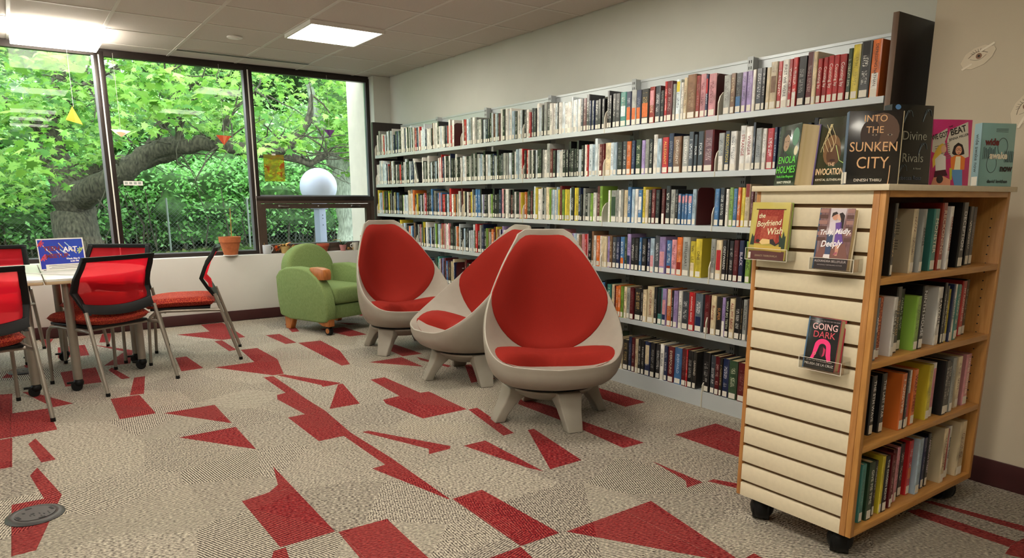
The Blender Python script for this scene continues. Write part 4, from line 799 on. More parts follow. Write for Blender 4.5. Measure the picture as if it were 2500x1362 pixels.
for z, L_, nm in CAB:
    for i, e in enumerate(L_):
        ck, xs_, y0, w, h = e[:5]; ttl = e[5] if len(e) > 5 else None; tc = e[6] if len(e) > 6 else None; art = e[7] if len(e) > 7 else None
        if i+1 < len(L_): w = min(w, L_[i+1][2]-y0-.001)
        o = book((xs_-.012 if xs_ > -1.13 else xs_, y0+w/2, z+.0005), PI/2, w, h, .145, ck, '%s %sbook, %s from near end, %s shelf of display bookcase' % (NAM[ck], 'lettered ' if ttl else ('thick ' if w > .035 else ''), ordn(i), nm), 'books in the display bookcase', ttl, tc, art=art)
        if (ck in 'cw' and w > .02) or ck == 'g':      # blurb print on the side that shows
            bm = bmesh.new(); q = random.Random(i)
            for k in range(9):
                zz_ = h*.78-k*.0095-(.012 if k > 4 else 0); ln = q.uniform(.03, .07); box_bm(bm, -w/2-.0004, -w/2, .045, .045+ln, zz_, zz_+.0022)
            fin(bm, 'blurb_print', mat('grey_ink', '4a4238', .7), o)
        if ck in 'e' and w > .03: pass

# ------------------------------------------------------------------ books shown face out
def face_book(loc, yaw, w, h, th, label, cov, spine=None, tilt=0, fan=0, name='book', back=None, paper=False):
    """upright book: front jacket faces local -Y, spine at local -X; fan = extra thickness at the fore-edge"""
    o = empty(name, loc, 0, label, 'book', None); o.rotation_euler = (tilt, 0, yaw)
    hw = w/2; t2 = th+fan
    prism('pages', [(-hw+.003, .0022), (hw-.004, .0022), (hw-.004, t2-.0022), (-hw+.003, th-.0022)], .003, h-.003, m_page, o)
    box('front_cover', -hw, hw, 0, .0022, 0, h, cov, o, .0005)
    prism('back_cover', [(-hw, th-.0022), (hw, t2-.0022), (hw, t2), (-hw, th)], 0, h, back or cov, o)
    box('spine', -hw-.0008, -hw+.002, .0, th, 0, h, spine or cov, o)
    return o
def ink(c, r=.5): return mat('print_'+c, c, r)
def gloss(name, c, c2, sc=9, st=None): return mat(name, c, .25, nscale=sc, col2=c2, stretch=st, coat=.5)
ZC = 1.2655
# 1 green jacket with a face
b1 = face_book((-1.508, 2.240, ZC), R(-28), .138, .208, .03, 'green paperback with a bright green title, leftmost face-out book on top', gloss('jacket_green', '24402a', '0e1a14'), tilt=R(-4), fan=.040, back=ink('6a5a8a'))
flat('face', ell(-.018, .148, .021, .029), 0, ink('a88a72'), b1); flat('hair', [(-.045, .125), (-.05, .17), (-.03, .192), (.0, .19), (.006, .165), (-.012, .178), (-.034, .165), (-.036, .13), (-.03, .10), (-.055, .095)], -.0003, ink('1c1614'), b1)
flat('garment', [(-.065, .065), (-.05, .105), (-.02, .118), (.01, .10), (.03, .065)], 0, ink('1a2420'), b1)
flat('foliage', ell(.04, .165, .022, .03), 0, ink('5c8a72'), b1); flat('sticker', ell(.052, .118, .012, .016, 18), -.0003, ink('d8d0b0'), b1)
for k, (x, z) in enumerate(((-.024, .152), (-.008, .152))): flat('eye', ell(x, z, .003, .0016, 8), -.0004, m_ink, b1)
flat('mouth', ell(-.015, .134, .005, .0018, 8), -.0004, ink('7a3a34'), b1)
text('title', 'ENOLA', .034, ink('6be04a'), b1, T(.0, -.0008, .088), sx=1.05); text('title', 'HOLMES', .034, ink('6be04a'), b1, T(.0, -.0008, .055), sx=1.0)
text('subtitle', 'Mark of the Mongoose', .0125, ink('6be04a'), b1, T(0, -.0008, .032), shear=.2); text('author', 'NANCY SPRINGER', .012, ink('e8e8d8'), b1, T(0, -.0008, .012))
# 2
b2 = face_book((-1.352, 2.262, ZC), R(-8), .14, .222, .03, 'dark green and brown paperback lettered in cream, second face-out book on top', gloss('jacket_olive', '31422a', '2a1a10'), tilt=R(-4), fan=.05, back=ink('3a5a3a'), spine=ink('d8c49a'))
flat('face', ell(-.005, .115, .034, .05), 0, ink('7a5838'), b2); flat('shade', ell(.004, .10, .028, .035), -.0002, ink('5a3a24'), b2); flat('mouth', ell(.002, .082, .012, .004, 10), -.0004, ink('3a1a14'), b2)
for k in range(6):
    a = [Vector((-.035+.006*k+.012*math.sin(j*.8+k), -.0012, .20-.015*j)) for j in range(7)]; tube('smoke_line', a, .0009, ink('e0d0a0'), b2, 4)
tube('smoke_line', [(.01, -.0012, .13), (.022, -.0012, .10), (.03, -.0012, .08), (.05, -.0012, .07), (.065, -.0012, .068)], .0012, ink('c8e08a'), b2, 4)
text('title', 'THE', .017, ink('eac8a0'), b2, T(0, -.0008, .068), sx=.9); text('title', 'INVOCATIONS', .029, ink('eac8a0'), b2, T(0, -.0008, .044), sx=.60, bold=.0006); text('author', 'KRYSTAL SUTHERLAND', .0105, ink('eae0c8'), b2, T(0, -.0008, .018))
# 3
b3 = face_book((-1.216, 2.275, ZC), R(42), .158, .230, .03, 'dark glossy hardcover with large pale gold title in the middle of the top', gloss('jacket_dark', '2a2420', '0e1216'), tilt=R(-3), spine=ink('5a7088'), back=ink('e0d4b8'))
flat('face', ell(.02, .165, .052, .058, 20), 0, ink('5c4436'), b3); flat('shade', ell(-.012, .158, .03, .045), -.0002, ink('3a2c26'), b3)
for x in (.0, .045): flat('eye', ell(x, .155, .008, .0030, 12), -.0004, ink('8a7c6c'), b3); flat('pupil', ell(x, .155, .003, .0028, 10), -.0006, m_ink, b3)
for s, sz, z in (('INTO', .030, .205), ('THE', .030, .17), ('SUNKEN', .043, .117), ('CITY', .052, .067)): text('title', s, sz, ink('e0b080'), b3, T(0, -.001, z), sx=.95 if sz < .04 else .86)
tube('title_stroke', [(.053, -.001, .06), (.052, -.001, .02), (.050, -.001, .0)], .0014, ink('e0b080'), b3, 5)
text('author', 'DINESH THIRU', .0125, ink('f0e8d8'), b3, T(-.01, -.001, .014)); box('call_label', -.0825, -.0815, .004, .028, .004, .04, m_label, b3); box('call_label', -.081, -.074, -.0006, 0, .004, .04, m_label, b3)
box('page_strip', .081, .0835, .006, .028, .0, .228, mat('page_edge', 'e0d2b0', .8), b3)  # cream page edges along the fore-edge
# 4
b4 = face_book((-1.165, 2.415, ZC), R(70), .165, .252, .032, 'tall black hardcover with thin grey lettering, right of the middle of the top', gloss('jacket_black', '1a1c1c', '0c0e0e'), tilt=R(-3), spine=ink('20262a'), back=gloss('jacket_black', '1a1c1c', '0c0e0e'))
text('title', 'Divine', .040, ink('8a8878'), b4, T(.012, -.001, .155), sx=.95); text('title', 'Rivals', .040, ink('8a8878'), b4, T(.010, -.001, .085), sx=.95); text('author', 'Rebecca Ross', .018, ink('4a5260'), b4, T(0, -.001, .022)); text('subtitle', 'A Novel', .009, ink('8a8878'), b4, T(.03, -.001, .052))
for (cx, cz) in ((-.06, .165), (-.06, .088)): tube('medallion', [(cx+.017*math.cos(a*PI/8), -.001, cz+.017*math.sin(a*PI/8)) for a in range(17)], .0012, ink('9a7a4a'), b4, 5)
for (cx, cz) in ((.055, .22), (-.02, .215), (.045, .115), (-.03, .045)): tube('flourish', [(cx+.02*math.cos(a*.5)*(1-a*.05), -.001, cz+.02*math.sin(a*.8)) for a in range(12)], .0008, ink('5a6468'), b4, 4)
flat('sticker', ell(-.06, .244, .011, .008, 14), -.0004, ink('5a8ac0'), b4)
# 5
b5 = face_book((-1.160, 2.69, ZC), R(63), .150, .224, .026, 'bright pink paperback with two drawn girls and torn newspaper, on the top', gloss('jacket_pink', 'c8387c', 'b82a5c', 5), tilt=R(-4), spine=ink('b02a62'))
np_ = ink('cfc8b8')
flat('newspaper', [(-.073, .115), (-.073, .165), (-.02, .195), (-.018, .17), (-.026, .15), (-.018, .12), (-.03, .10)], 0, np_, b5); flat('newspaper', [(-.012, .115), (-.018, .155), (-.008, .19), (.058, .217), (.07, .10), (.02, .08)], 0, np_, b5)
text('headline', 'WE GOT', .025, m_ink, b5, T(-.047, -.0008, .168) @ RY(R(-14)), sx=.62, bold=.0004); text('headline', 'BEAT', .031, m_ink, b5, T(.022, -.0008, .187) @ RY(R(-16)), sx=.85, bold=.0006); text('headline', 'THE', .009, m_ink, b5, T(-.008, -.0008, .20) @ RY(R(-16)))
text('author', 'JENNA MILLER', .012, m_ink, b5, T(.026, -.0008, .165) @ RY(R(-16)))
bm = bmesh.new()
for k in range(8): box_bm(bm, .0, .055, -.0005, -.0003, .142-.007*k, .144-.007*k, RY(R(-14)) @ T(-.03, 0, 0))
fin(bm, 'news_print', ink('6a655c'), b5)
# blonde figure
flat('hair', [(-.05, .135), (-.036, .144), (-.024, .136), (-.03, .12), (-.045, .10), (-.052, .08), (-.066, .06), (-.07, .09), (-.062, .115)], -.0010, ink('e0b848'), b5)
flat('face', ell(-.030, .124, .0105, .013), -.0016, ink('e0b090'), b5); flat('shirt', [(-.06, .09), (-.04, .108), (-.02, .10), (-.016, .055), (-.055, .05)], -.0014, ink('e8e4dc'), b5)
flat('skirt', [(-.058, .05), (-.018, .055), (-.008, .035), (-.06, .028)], -.0018, ink('4a1a2a'), b5); flat('legs', [(-.07, .0), (-.06, .03), (-.03, .036), (.005, .02), (.005, .0)], -.0012, ink('e09a7a'), b5); flat('knee_pad', ell(-.038, .022, .013, .014), -.0022, ink('3a3030'), b5)
# dark haired figure
flat('hair', [(.012, .105), (.004, .11), (.01, .135), (.025, .147), (.042, .14), (.05, .12), (.052, .108), (.036, .104)], -.0004, ink('241a1c'), b5)
flat('face', ell(.029, .121, .0125, .015), -.0007, ink('d8a080'), b5)
for x in (.024, .035): tube('glasses', [(x+.0045*math.cos(a*PI/6), -.0012, .124+.004*math.sin(a*PI/6)) for a in range(13)], .0005, m_ink, b5, 4)
flat('mouth', ell(.03, .1115, .004, .0016, 8), -.001, ink('a83a3a'), b5)
flat('jacket', [(.004, .055), (.0, .095), (.018, .104), (.04, .104), (.056, .095), (.056, .055)], -.0006, ink('dd7a30'), b5); flat('shirt', [(.016, .055), (.02, .1), (.038, .1), (.04, .055)], -.0008, ink('eae0b8'), b5)
flat('jeans', [(.004, .055), (.048, .055), (.052, .0), (.022, .0)], -.0006, ink('5a8ab8'), b5); flat('sleeve', [(.002, .02), (-.002, .06), (.008, .06), (.01, .02)], -.0009, ink('b8b838'), b5)
# 6
b6 = face_book((-1.130, 2.985, ZC), R(68), .152, .226, .03, 'blue-green hardcover with looping line drawing, rightmost book on the top', gloss('jacket_teal', '8cb4ae', '7aa6a2', 5), tilt=R(-3), spine=ink('88a8b0'))
for s, c, z, x in (('wide', '6a1f1f', .158, -.028), ('awake', 'e8e0c8', .11, .005), ('now', '2a1c1c', .065, .043)): text('title', s, .034, ink(c), b6, T(x, -.0024, z), sx=.92, bold=.0012)
text('author', 'david levithan', .017, ink('1c1c1a'), b6, T(.01, -.001, .018), bold=.0003)
bm = bmesh.new()
for k in range(3): box_bm(bm, -.012, .042, -.0006, -.0002, .205-.005*k, .2065-.005*k)
fin(bm, 'small_print', ink('3a5050'), b6)
for sx in (1, -1):
    pts = []
    for a in range(40):
        t = a/39*2*PI; pts.append((sx*(.022+.022*math.cos(t)), -.0009, .112+sx*.03*0+(.062*sx if True else 0)*(.5+.5*math.sin(t*1)) ))
    tube('line_drawing', pts, .0009, ink('26302e'), b6, 4)
for k in range(7): tube('line_drawing', [(-.064+.008*k, -.0009, .098), (-.062+.008*k, -.0009, .14-.004*(k % 3)), (-.058+.008*k, -.0009, .142-.004*(k % 3)), (-.057+.008*k, -.0009, .1)], .0008, ink('26302e'), b6, 4)
for k in range(5): tube('line_drawing', [(.034+.008*k, -.0009, .128), (.035+.008*k, -.0009, .088+.003*(k % 2)), (.040+.008*k, -.0009, .088), (.041+.008*k, -.0009, .126)], .0008, ink('26302e'), b6, 4)
text('spine_title', 'wide awake now', .02, ink('26302e'), b6, T(-.077, 0, .12) @ Matrix.Rotation(-PI/2, 4, 'Z') @ T(-.015, 0, 0) @ RY(PI/2)); box('call_label', -.0775, -.0765, .003, .027, .004, .036, m_label, b6)

# ------------------------------------------------------------------ acrylic pockets and books on the slatted end
def pocket(xc, zb, w, label, cat='book holder'):
    o = empty('acrylic_pocket', (xc, Y0, zb), 0, label, cat)
    d0 = -.052
    box('front_lip', -w/2, w/2, d0-.003, d0, 0, .042, m_acr, o); box('base', -w/2, w/2, d0, -.001, 0, .003, m_acr, o); box('back', -w/2, w/2, -.004, -.001, .003, .055, m_acr, o)
    for s in (-1, 1): box('side', s*w/2-.0015, s*w/2+.0015, d0, -.001, .003, .042, m_acr, o)
    for s in (-1, 1): box('edge_line', s*w/2-.001, s*w/2+.001, d0-.0036, d0-.003, 0, .042, mat('acrylic_edge', 'e0d8c8', .2), o)
    box('edge_line', -w/2, w/2, d0-.0036, d0-.003, .0, .0016, mat('acrylic_edge', 'e0d8c8', .2), o); box('edge_line', -w/2, w/2, d0-.0036, d0-.003, .0405, .042, mat('acrylic_edge', 'e0d8c8', .2), o)
    return o
pocket(-1.480, 1.010, .165, 'clear acrylic pocket holding the book with the red carpet drawing')
pocket(-1.238, .993, .15, 'clear acrylic pocket holding the book with the kissing couple')
pocket(-1.245, .660, .15, 'clear acrylic pocket low on the slats holding the black and pink book')
s1 = face_book((-1.484, 2.132, 1.013), R(6), .140, .197, .012, 'paperback in the upper left acrylic pocket, red carpet and cream script title', gloss('jacket_straw', 'c8b860', 'b0a048', 6), tilt=R(-5), fan=.010, back=ink('8a9a4a'))
flat('carpet_drawing', [(-.045, .172), (.048, .172), (.048, .055), (-.052, .055)], 0, gloss('rug_red', 'a8463a', '8a2a24', 160), s1); flat('carpet_border', [(-.026, .15), (.028, .15), (.03, .06), (-.03, .06)], -.0003, gloss('rug_red2', '9c3a30', 'b8604a', 120), s1)
tube('rod', [(-.053, -.001, .173), (.056, -.001, .173)], .0014, ink('5a3020'), s1, 5)
flat('floor', [(-.0655, 0), (.0655, 0), (.0655, .03), (-.0655, .03)], 0, ink('6a3436'), s1); flat('sofa', [(-.045, .032), (.055, .028), (.052, .046), (-.05, .05)], -.0006, ink('c8a848'), s1)
flat('shirt', [(-.03, .06), (-.02, .072), (.008, .07), (.01, .056), (-.02, .052)], -.0009, ink('e0c080'), s1); flat('trousers', [(.008, .07), (.02, .072), (.032, .055), (.044, .064), (.048, .06), (.03, .048), (.01, .056)], -.0009, ink('2a2020'), s1); flat('head', ell(-.036, .064, .008, .006), -.001, ink('3a2418'), s1)
flat('plant', [(.045, .04), (.04, .09), (.052, .075), (.056, .1), (.062, .08), (.065, .085), (.065, .04)], -.0005, ink('26382a'), s1); flat('plant', [(-.065, .05), (-.06, .09), (-.054, .078), (-.05, .085), (-.05, .05)], -.0005, ink('26382a'), s1)
for s, sz, x, z in (('the', .022, -.03, .150), ('Boyfriend', .027, -.002, .125), ('Wish', .032, .022, .098)): text('title', s, sz, ink('e8e0b8'), s1, T(x, -.0014, z) @ RY(R(-6)), shear=.25, bold=.0003, sx=.85)
text('author', 'SWATI TEERDHALA', .0095, ink('c8b090'), s1, T(0, -.0008, .013)); box('call_label', -.067, -.058, -.0008, -.0003, .003, .024, m_label, s1)
s2 = face_book((-1.246, 2.130, .998), R(2), .114, .195, .016, 'paperback with embracing couple in a library, right upper acrylic pocket', gloss('jacket_mauve', '8a6a6a', '6a4a4e', 30, (6, 1, 1)), tilt=R(-7), fan=.012, back=ink('d8ccb0'))
flat('window_light', [(-.022, .195), (.03, .195), (.024, .08), (-.018, .08)], 0, ink('c8bcc0'), s2); flat('stairs', [(-.055, .035), (.055, .035), (.04, .085), (-.035, .085)], -.0001, ink('7a5048'), s2); flat('dark_floor', [(-.056, 0), (.056, 0), (.056, .036), (-.056, .036)], -.0001, ink('33242a'), s2)
for x0, x1 in ((-.056, -.028), (.034, .056)):
    for k in range(6): flat('drawn_shelf', [(x0, .09+.018*k), (x1, .09+.018*k), (x1, .102+.018*k), (x0, .102+.018*k)], -.0003, ink(('5a3a34', '9a7068')[k % 2]), s2)
flat('head', ell(-.004, .168, .009, .011), -.0008, ink('c89078'), s2); flat('hair', [(-.016, .166), (-.014, .18), (-.002, .184), (.004, .178), (-.008, .172)], -.001, ink('2a1a18'), s2); flat('head', ell(.011, .167, .008, .010), -.0009, ink('d8a890'), s2)
flat('hair', [(.008, .178), (.018, .182), (.027, .172), (.026, .13), (.016, .135), (.016, .16)], -.001, ink('241414'), s2); flat('shirt', [(-.022, .115), (-.018, .15), (-.002, .156), (.004, .13), (-.002, .11)], -.0009, ink('cfc4cc'), s2)
flat('dress', [(.0, .148), (.02, .152), (.022, .125), (.034, .085), (.004, .075), (.004, .12)], -.001, ink('6a4a98'), s2); flat('jeans', [(-.022, .115), (-.002, .112), (-.004, .045), (-.022, .045)], -.0008, ink('3c4a6a'), s2)
flat('legs', [(.01, .08), (.024, .082), (.02, .045), (.012, .045)], -.0008, ink('c89078'), s2); flat('shoes', [(-.026, .038), (-.004, .034), (-.004, .048), (-.024, .048)], -.0011, ink('e0d8d8'), s2); flat('shoes', [(.006, .046), (.02, .05), (.018, .058), (.01, .054)], -.0011, ink('a85a68'), s2)
for s, sz, x, z in (('Truly, Madly,', .023, .002, .120), ('Deeply', .028, -.006, .082)): text('title', s, sz, ink('f4eef0'), s2, T(x, -.0018, z) @ RY(R(-4)), shear=.3, sx=.85, bold=.0005)
text('author', 'ALEXANDRIA BELLEFLEUR', .0105, ink('e8dcdc'), s2, T(0, -.001, .026), sx=.86); text('small_print', 'NATIONALLY BESTSELLING AUTHOR', .005, ink('c8bcbc'), s2, T(0, -.001, .014)); box('spine_flash', -.0575, -.053, -.0005, -.0001, 0, .195, ink('2a4a6a'), s2)
s3 = face_book((-1.252, 2.130, .665), R(2), .112, .172, .018, 'black paperback with a pink haired figure in the lower acrylic pocket', gloss('jacket_jet', '1c1a1c', '121012', 5), tilt=R(-7), fan=.016, back=ink('a82a3a'))
text('title', 'GOING', .030, ink('e8b8b8'), s3, T(.004, -.0008, .142), sx=.88, bold=.0002); text('title', 'DARK', .030, ink('c84a5a'), s3, T(.004, -.0008, .116), sx=.95, bold=.0002); text('small_print', 'IF YOU DIE ONLINE, DO YOU DIE FOR REAL?', .0052, ink('a8989a'), s3, T(0, -.0008, .162))
arc = [(.004+.028*math.cos(a), .078+.026*math.sin(a)) for a in [PI*k/10 for k in range(11)]]+[(-.028, .05), (-.034, .034), (-.022, .036), (-.013, .06)]+[(.004+.013*math.cos(a), .076+.012*math.sin(a)) for a in [PI-PI*k/6 for k in range(7)]]+[(.019, .05), (.026, .03), (.038, .034), (.034, .056)]
flat('hair', arc, 0, ink('f0387c', .4), s3); flat('face', ell(.006, .062, .010, .018), -.0003, ink('3a1420'), s3); flat('face_light', [(.008, .076), (.016, .07), (.014, .05), (.006, .044), (.009, .06)], -.0006, ink('c03058'), s3)
tube('earring', [(-.019+.004*math.cos(a*PI/5), -.001, .052+.004*math.sin(a*PI/5)) for a in range(11)], .0007, ink('d8c090'), s3, 4)
text('small_print', '#1 New York Times Bestselling Author', .0055, ink('d8ccc8'), s3, T(0, -.0008, .029)); text('author', 'MELISSA DE LA CRUZ', .0115, ink('f0e8e4'), s3, T(0, -.0008, .017), sx=.92); box('spine_flash', -.0565, -.052, -.0005, -.0001, 0, .172, ink('4a6a88'), s3); box('red_edge', .0545, .0562, -.0005, 0, 0, .172, ink('a82a3a'), s3)
# ------------------------------------------------------------------ egg lounge chairs
def crom(ts, vs_, t):
    t = min(max(t, ts[0]), ts[-1]); i = 0
    while i < len(ts)-2 and t > ts[i+1]: i += 1
    p1, p2 = vs_[i], vs_[i+1]; h = ts[i+1]-ts[i]; u = (t-ts[i])/h
    m1 = (vs_[i+1]-vs_[i-1])/(ts[i+1]-ts[i-1])*h if i > 0 else (p2-p1)
    m2 = (vs_[i+2]-vs_[i])/(ts[i+2]-ts[i])*h if i+2 < len(ts) else (p2-p1)
    return (2*u**3-3*u**2+1)*p1+(u**3-2*u**2+u)*m1+(-2*u**3+3*u**2)*p2+(u**3-u**2)*m2
ET = [0, .03, .08, .15, .25, .36, .48, .6, .72, .84, .93, .98, 1.0]
EW = [.0, .112, .195, .266, .331, .363, .360, .325, .273, .215, .170, .147, .112]
RT = [0, .2, .4, .6, .8, 1.0]
RYY = [.405, .31, .13, -.07, -.235, -.385]
RZZ = [.365, .395, .515, .69, .875, 1.035]
CT = [0, .08, .18, .32, .44, .54, .64, .76, .88, 1.0]
CY = [.405, .335, .235, .06, -.10, -.215, -.29, -.345, -.378, -.385]
CZ = [.365, .335, .325, .325, .335, .395, .51, .69, .87, 1.035]
def rimp(t): return crom(RT, RYY, t), crom(RT, RZZ, t)
def S(t, u):
    w = crom(ET, EW, t); ry, rz = rimp(t); cy, cz = crom(CT, CY, t), crom(CT, CZ, t); k = abs(u)**2.2
    return Vector((w*u, cy+(ry-cy)*k, cz+(rz-cz)*k))
def SN(t, u):
    e = .004; a = S(t+e if t < .99 else t, u)-S(t-e if t > .01 else t, u); b_ = S(t, u+e)-S(t, u-e)
    n = b_.cross(a).normalized(); return n if n.z > 0 or n.y > 0 else -n
def make_egg(label):
    o = empty('egg_chair', (0, 0, 0), 0, label, 'lounge chair')
    bm = bmesh.new(); NT, NU = 40, 24; g = []
    ts = [(k/NT)**1.25 for k in range(NT+1)]
    for t in ts: g.append([bm.verts.new(S(t, -1+2*j/NU)) for j in range(NU+1)])
    for i in range(NT):
        for j in range(NU): bm.faces.new((g[i][j], g[i][j+1], g[i+1][j+1], g[i+1][j]))
    # rim loop
    loop = [g[i][NU] for i in range(NT+1)]+[g[NT][j] for j in range(NU-1, 0, -1)]+[g[i][0] for i in range(NT, 0, -1)]
    cen = Vector((0, .06, .6)); n = len(loop); inner = [v.co.copy() for v in loop]
    rings = [loop]; ctrl = []
    pn = Vector((0, -.62, .78))
    outd = []
    for k in range(n):
        tn = (inner[(k+1) % n]-inner[(k-1) % n]); tn = tn.normalized() if tn.length > 1e-6 else Vector((1, 0, 0)); od = tn.cross(Vector((0, .62, .78)).normalized())
        if od.dot(inner[k]-cen) < 0: od = -od
        outd.append(od.normalized())
    for _ in range(3): outd = [(outd[k-1]+outd[k]*2+outd[(k+1) % n]).normalized() for k in range(n)]
    RR, RZ = .255, .215
    def add(ps): rings.append([bm.verts.new(p) for p in ps])
    nrm = Vector((0, .5, .86))
    add([inner[k]+outd[k]*.004+nrm*.004 for k in range(n)]); add([inner[k]+outd[k]*.010+nrm*.004 for k in range(n)]); add([inner[k]+outd[k]*.015-nrm*.004 for k in range(n)])
    out0 = [inner[k]+outd[k]*.017-nrm*.014 for k in range(n)]; add(out0)
    for s in [.06, .14, .24, .36, .5, .64, .78, .9, 1.0]:
        ps = []
        for k in range(n):
            p0 = out0[k]; a = math.atan2(p0.x, p0.y+.0); hz = p0.z
            p2 = Vector((RR*math.sin(a), RR*math.cos(a), RZ))
            c = Vector((p0.x*1.0, p0.y*1.0, RZ+.03+(hz-.36)*.22)) if True else None
            if p0.y < 0: c = Vector((p0.x*1.04, p0.y*1.12, RZ+.02+(hz-.36)*.12))
            # two-stage bowl with a step line
            q = p0*(1-s)**2+c*2*s*(1-s)+p2*s*s
            ps.append(q)
        add(ps)
    add([Vector((p.co.x*.985, p.co.y*.985, RZ-.001)) for p in rings[-1]])
    for a_, b_ in zip(rings[:-1], rings[1:]):
        for k in range(n): bm.faces.new((a_[k], b_[k], b_[(k+1) % n], a_[(k+1) % n]))
    bm.faces.new(rings[-1])
    bmesh.ops.remove_doubles(bm, verts=bm.verts, dist=.0004)
    sh_ = fin(bm, 'shell', m_shell, o, True)
    lathe('shell_collar', [(.262, .262), (.292, .266), (.300, .258), (.290, .240), (.268, .222), (.252, .215), (.2, .215)], m_shell, sh_, 48)
    def cushion(name, tc, tr, ur, hgt, egg):
        bm = bmesh.new(); NR, NA = 12, 48; rings = []
        for i in range(NR+1):
            rho = i/NR; ring = []
            for j in range(NA):
                a = 2*PI*j/NA; ca, sa = math.cos(a), math.sin(a)
                nn_ = (6.5 if ca > 0 else 2.7) if name == 'back_cushion' else 2.3
                r_ = (abs(ca)**nn_+abs(sa)**nn_)**(-1/nn_); cc, ss = ca*r_, sa*r_
                t = tc+(tr if ca > 0 else egg)*rho*cc; uu = ur*rho*ss
                p = S(t, uu); nn = SN(t, uu); ring.append((p, nn))
            rings.append(ring)
        vs2 = []
        for i, ring in enumerate(rings):
            rho = i/NR; hh = .004+hgt*math.sqrt(max(0, 1-rho**5))
            vs2.append([bm.verts.new(p+nn*hh) for p, nn in ring])
        vs2.append([bm.verts.new(p-nn*.003) for p, nn in rings[-1]])
        for i in range(len(vs2)-1):
            for j in range(NA): bm.faces.new((vs2[i][j], vs2[i][(j+1) % NA], vs2[i+1][(j+1) % NA], vs2[i+1][j]))
        bmesh.ops.remove_doubles(bm, verts=bm.verts, dist=.0002)
        if name == 'seat_cushion':
            for _ in range(6): bmesh.ops.smooth_vert(bm, verts=[v for v in bm.verts if not v.is_boundary], factor=.5, use_axis_x=True, use_axis_y=True, use_axis_z=True)
        return fin(bm, name, m_red, o, True)
    cushion('back_cushion', .63, .350, 1.01, .034, .170)
    cushion('seat_cushion', .235, .215, .955, .060, .175)
    # base: swivel ring, dish and four slab legs
    lathe('swivel_ring', [(.0, .196), (.243, .196), (.243, .217), (.0, .217)], m_black, o, 40)
    lathe('base_dish', [(.0, .120), (.10, .122), (.17, .135), (.225, .165), (.252, .188), (.252, .199), (.235, .201), (.0, .198)], m_leg, o, 48)
    for k in range(4):
        a = PI/4+k*PI/2
        bm = bmesh.new(); P_ = []
        # cross sections from the top out to the foot: (radius of inner face, radius of outer face, half width, z)
        for ri, ro, hw, z in ((.14, .270, .076, .200), (.16, .276, .074, .165), (.225, .298, .063, .11), (.268, .328, .054, .05), (.292, .350, .048, .0)):
            P_.append([bm.verts.new((r*math.cos(a)-s*math.sin(a), r*math.sin(a)+s*math.cos(a), z)) for r, s in ((ri, -hw), (ro, -hw*.92), (ro, hw*.92), (ri, hw))])
        for i in range(len(P_)-1):
            for j in range(4): bm.faces.new((P_[i][j], P_[i][(j+1) % 4], P_[i+1][(j+1) % 4], P_[i+1][j]))
        bm.faces.new(P_[0]); bm.faces.new(P_[-1][::-1])
        fin(bm, 'leg', m_leg, o, True, .008, 3)
    return o
egg = make_egg('large front red egg chair with grey shell, nearest the camera')
def place_egg(o, x, y, face, legs):
    o.location = (x, y, 0)
def face_rz(dx, dy): return math.atan2(dy, dx)-PI/2
def set_egg(root, loc, rz, legrot):
    root.location = (*loc, 0); root.rotation_euler = (0, 0, rz)
    for ch in root.children:
        if ch.name.startswith('leg'): ch.rotation_euler = (0, 0, legrot-rz)
E_LEG = math.atan2(2.097-2.41, -3.112+3.03)-PI/4
E_LEG2 = math.atan2(2.191-2.51, -4.172+4.09)-PI/4
E_LEG1 = math.atan2(2.401-2.58, -5.425+5.17)-PI/4
e2 = dup(egg, (0, 0, 0), 0, 'red egg chair turned sideways, partly hidden behind the front one', None)
e3 = dup(egg, (0, 0, 0), 0, 'red egg chair beside the green armchair, farthest from the camera', None)
set_egg(egg, (-3.03, 2.41), face_rz(.85, -.527), E_LEG)
set_egg(e2, (-4.07, 2.53), face_rz(-.178, -.984), E_LEG2)
set_egg(e3, (-5.20, 2.555), face_rz(1.0, -.07), E_LEG1)

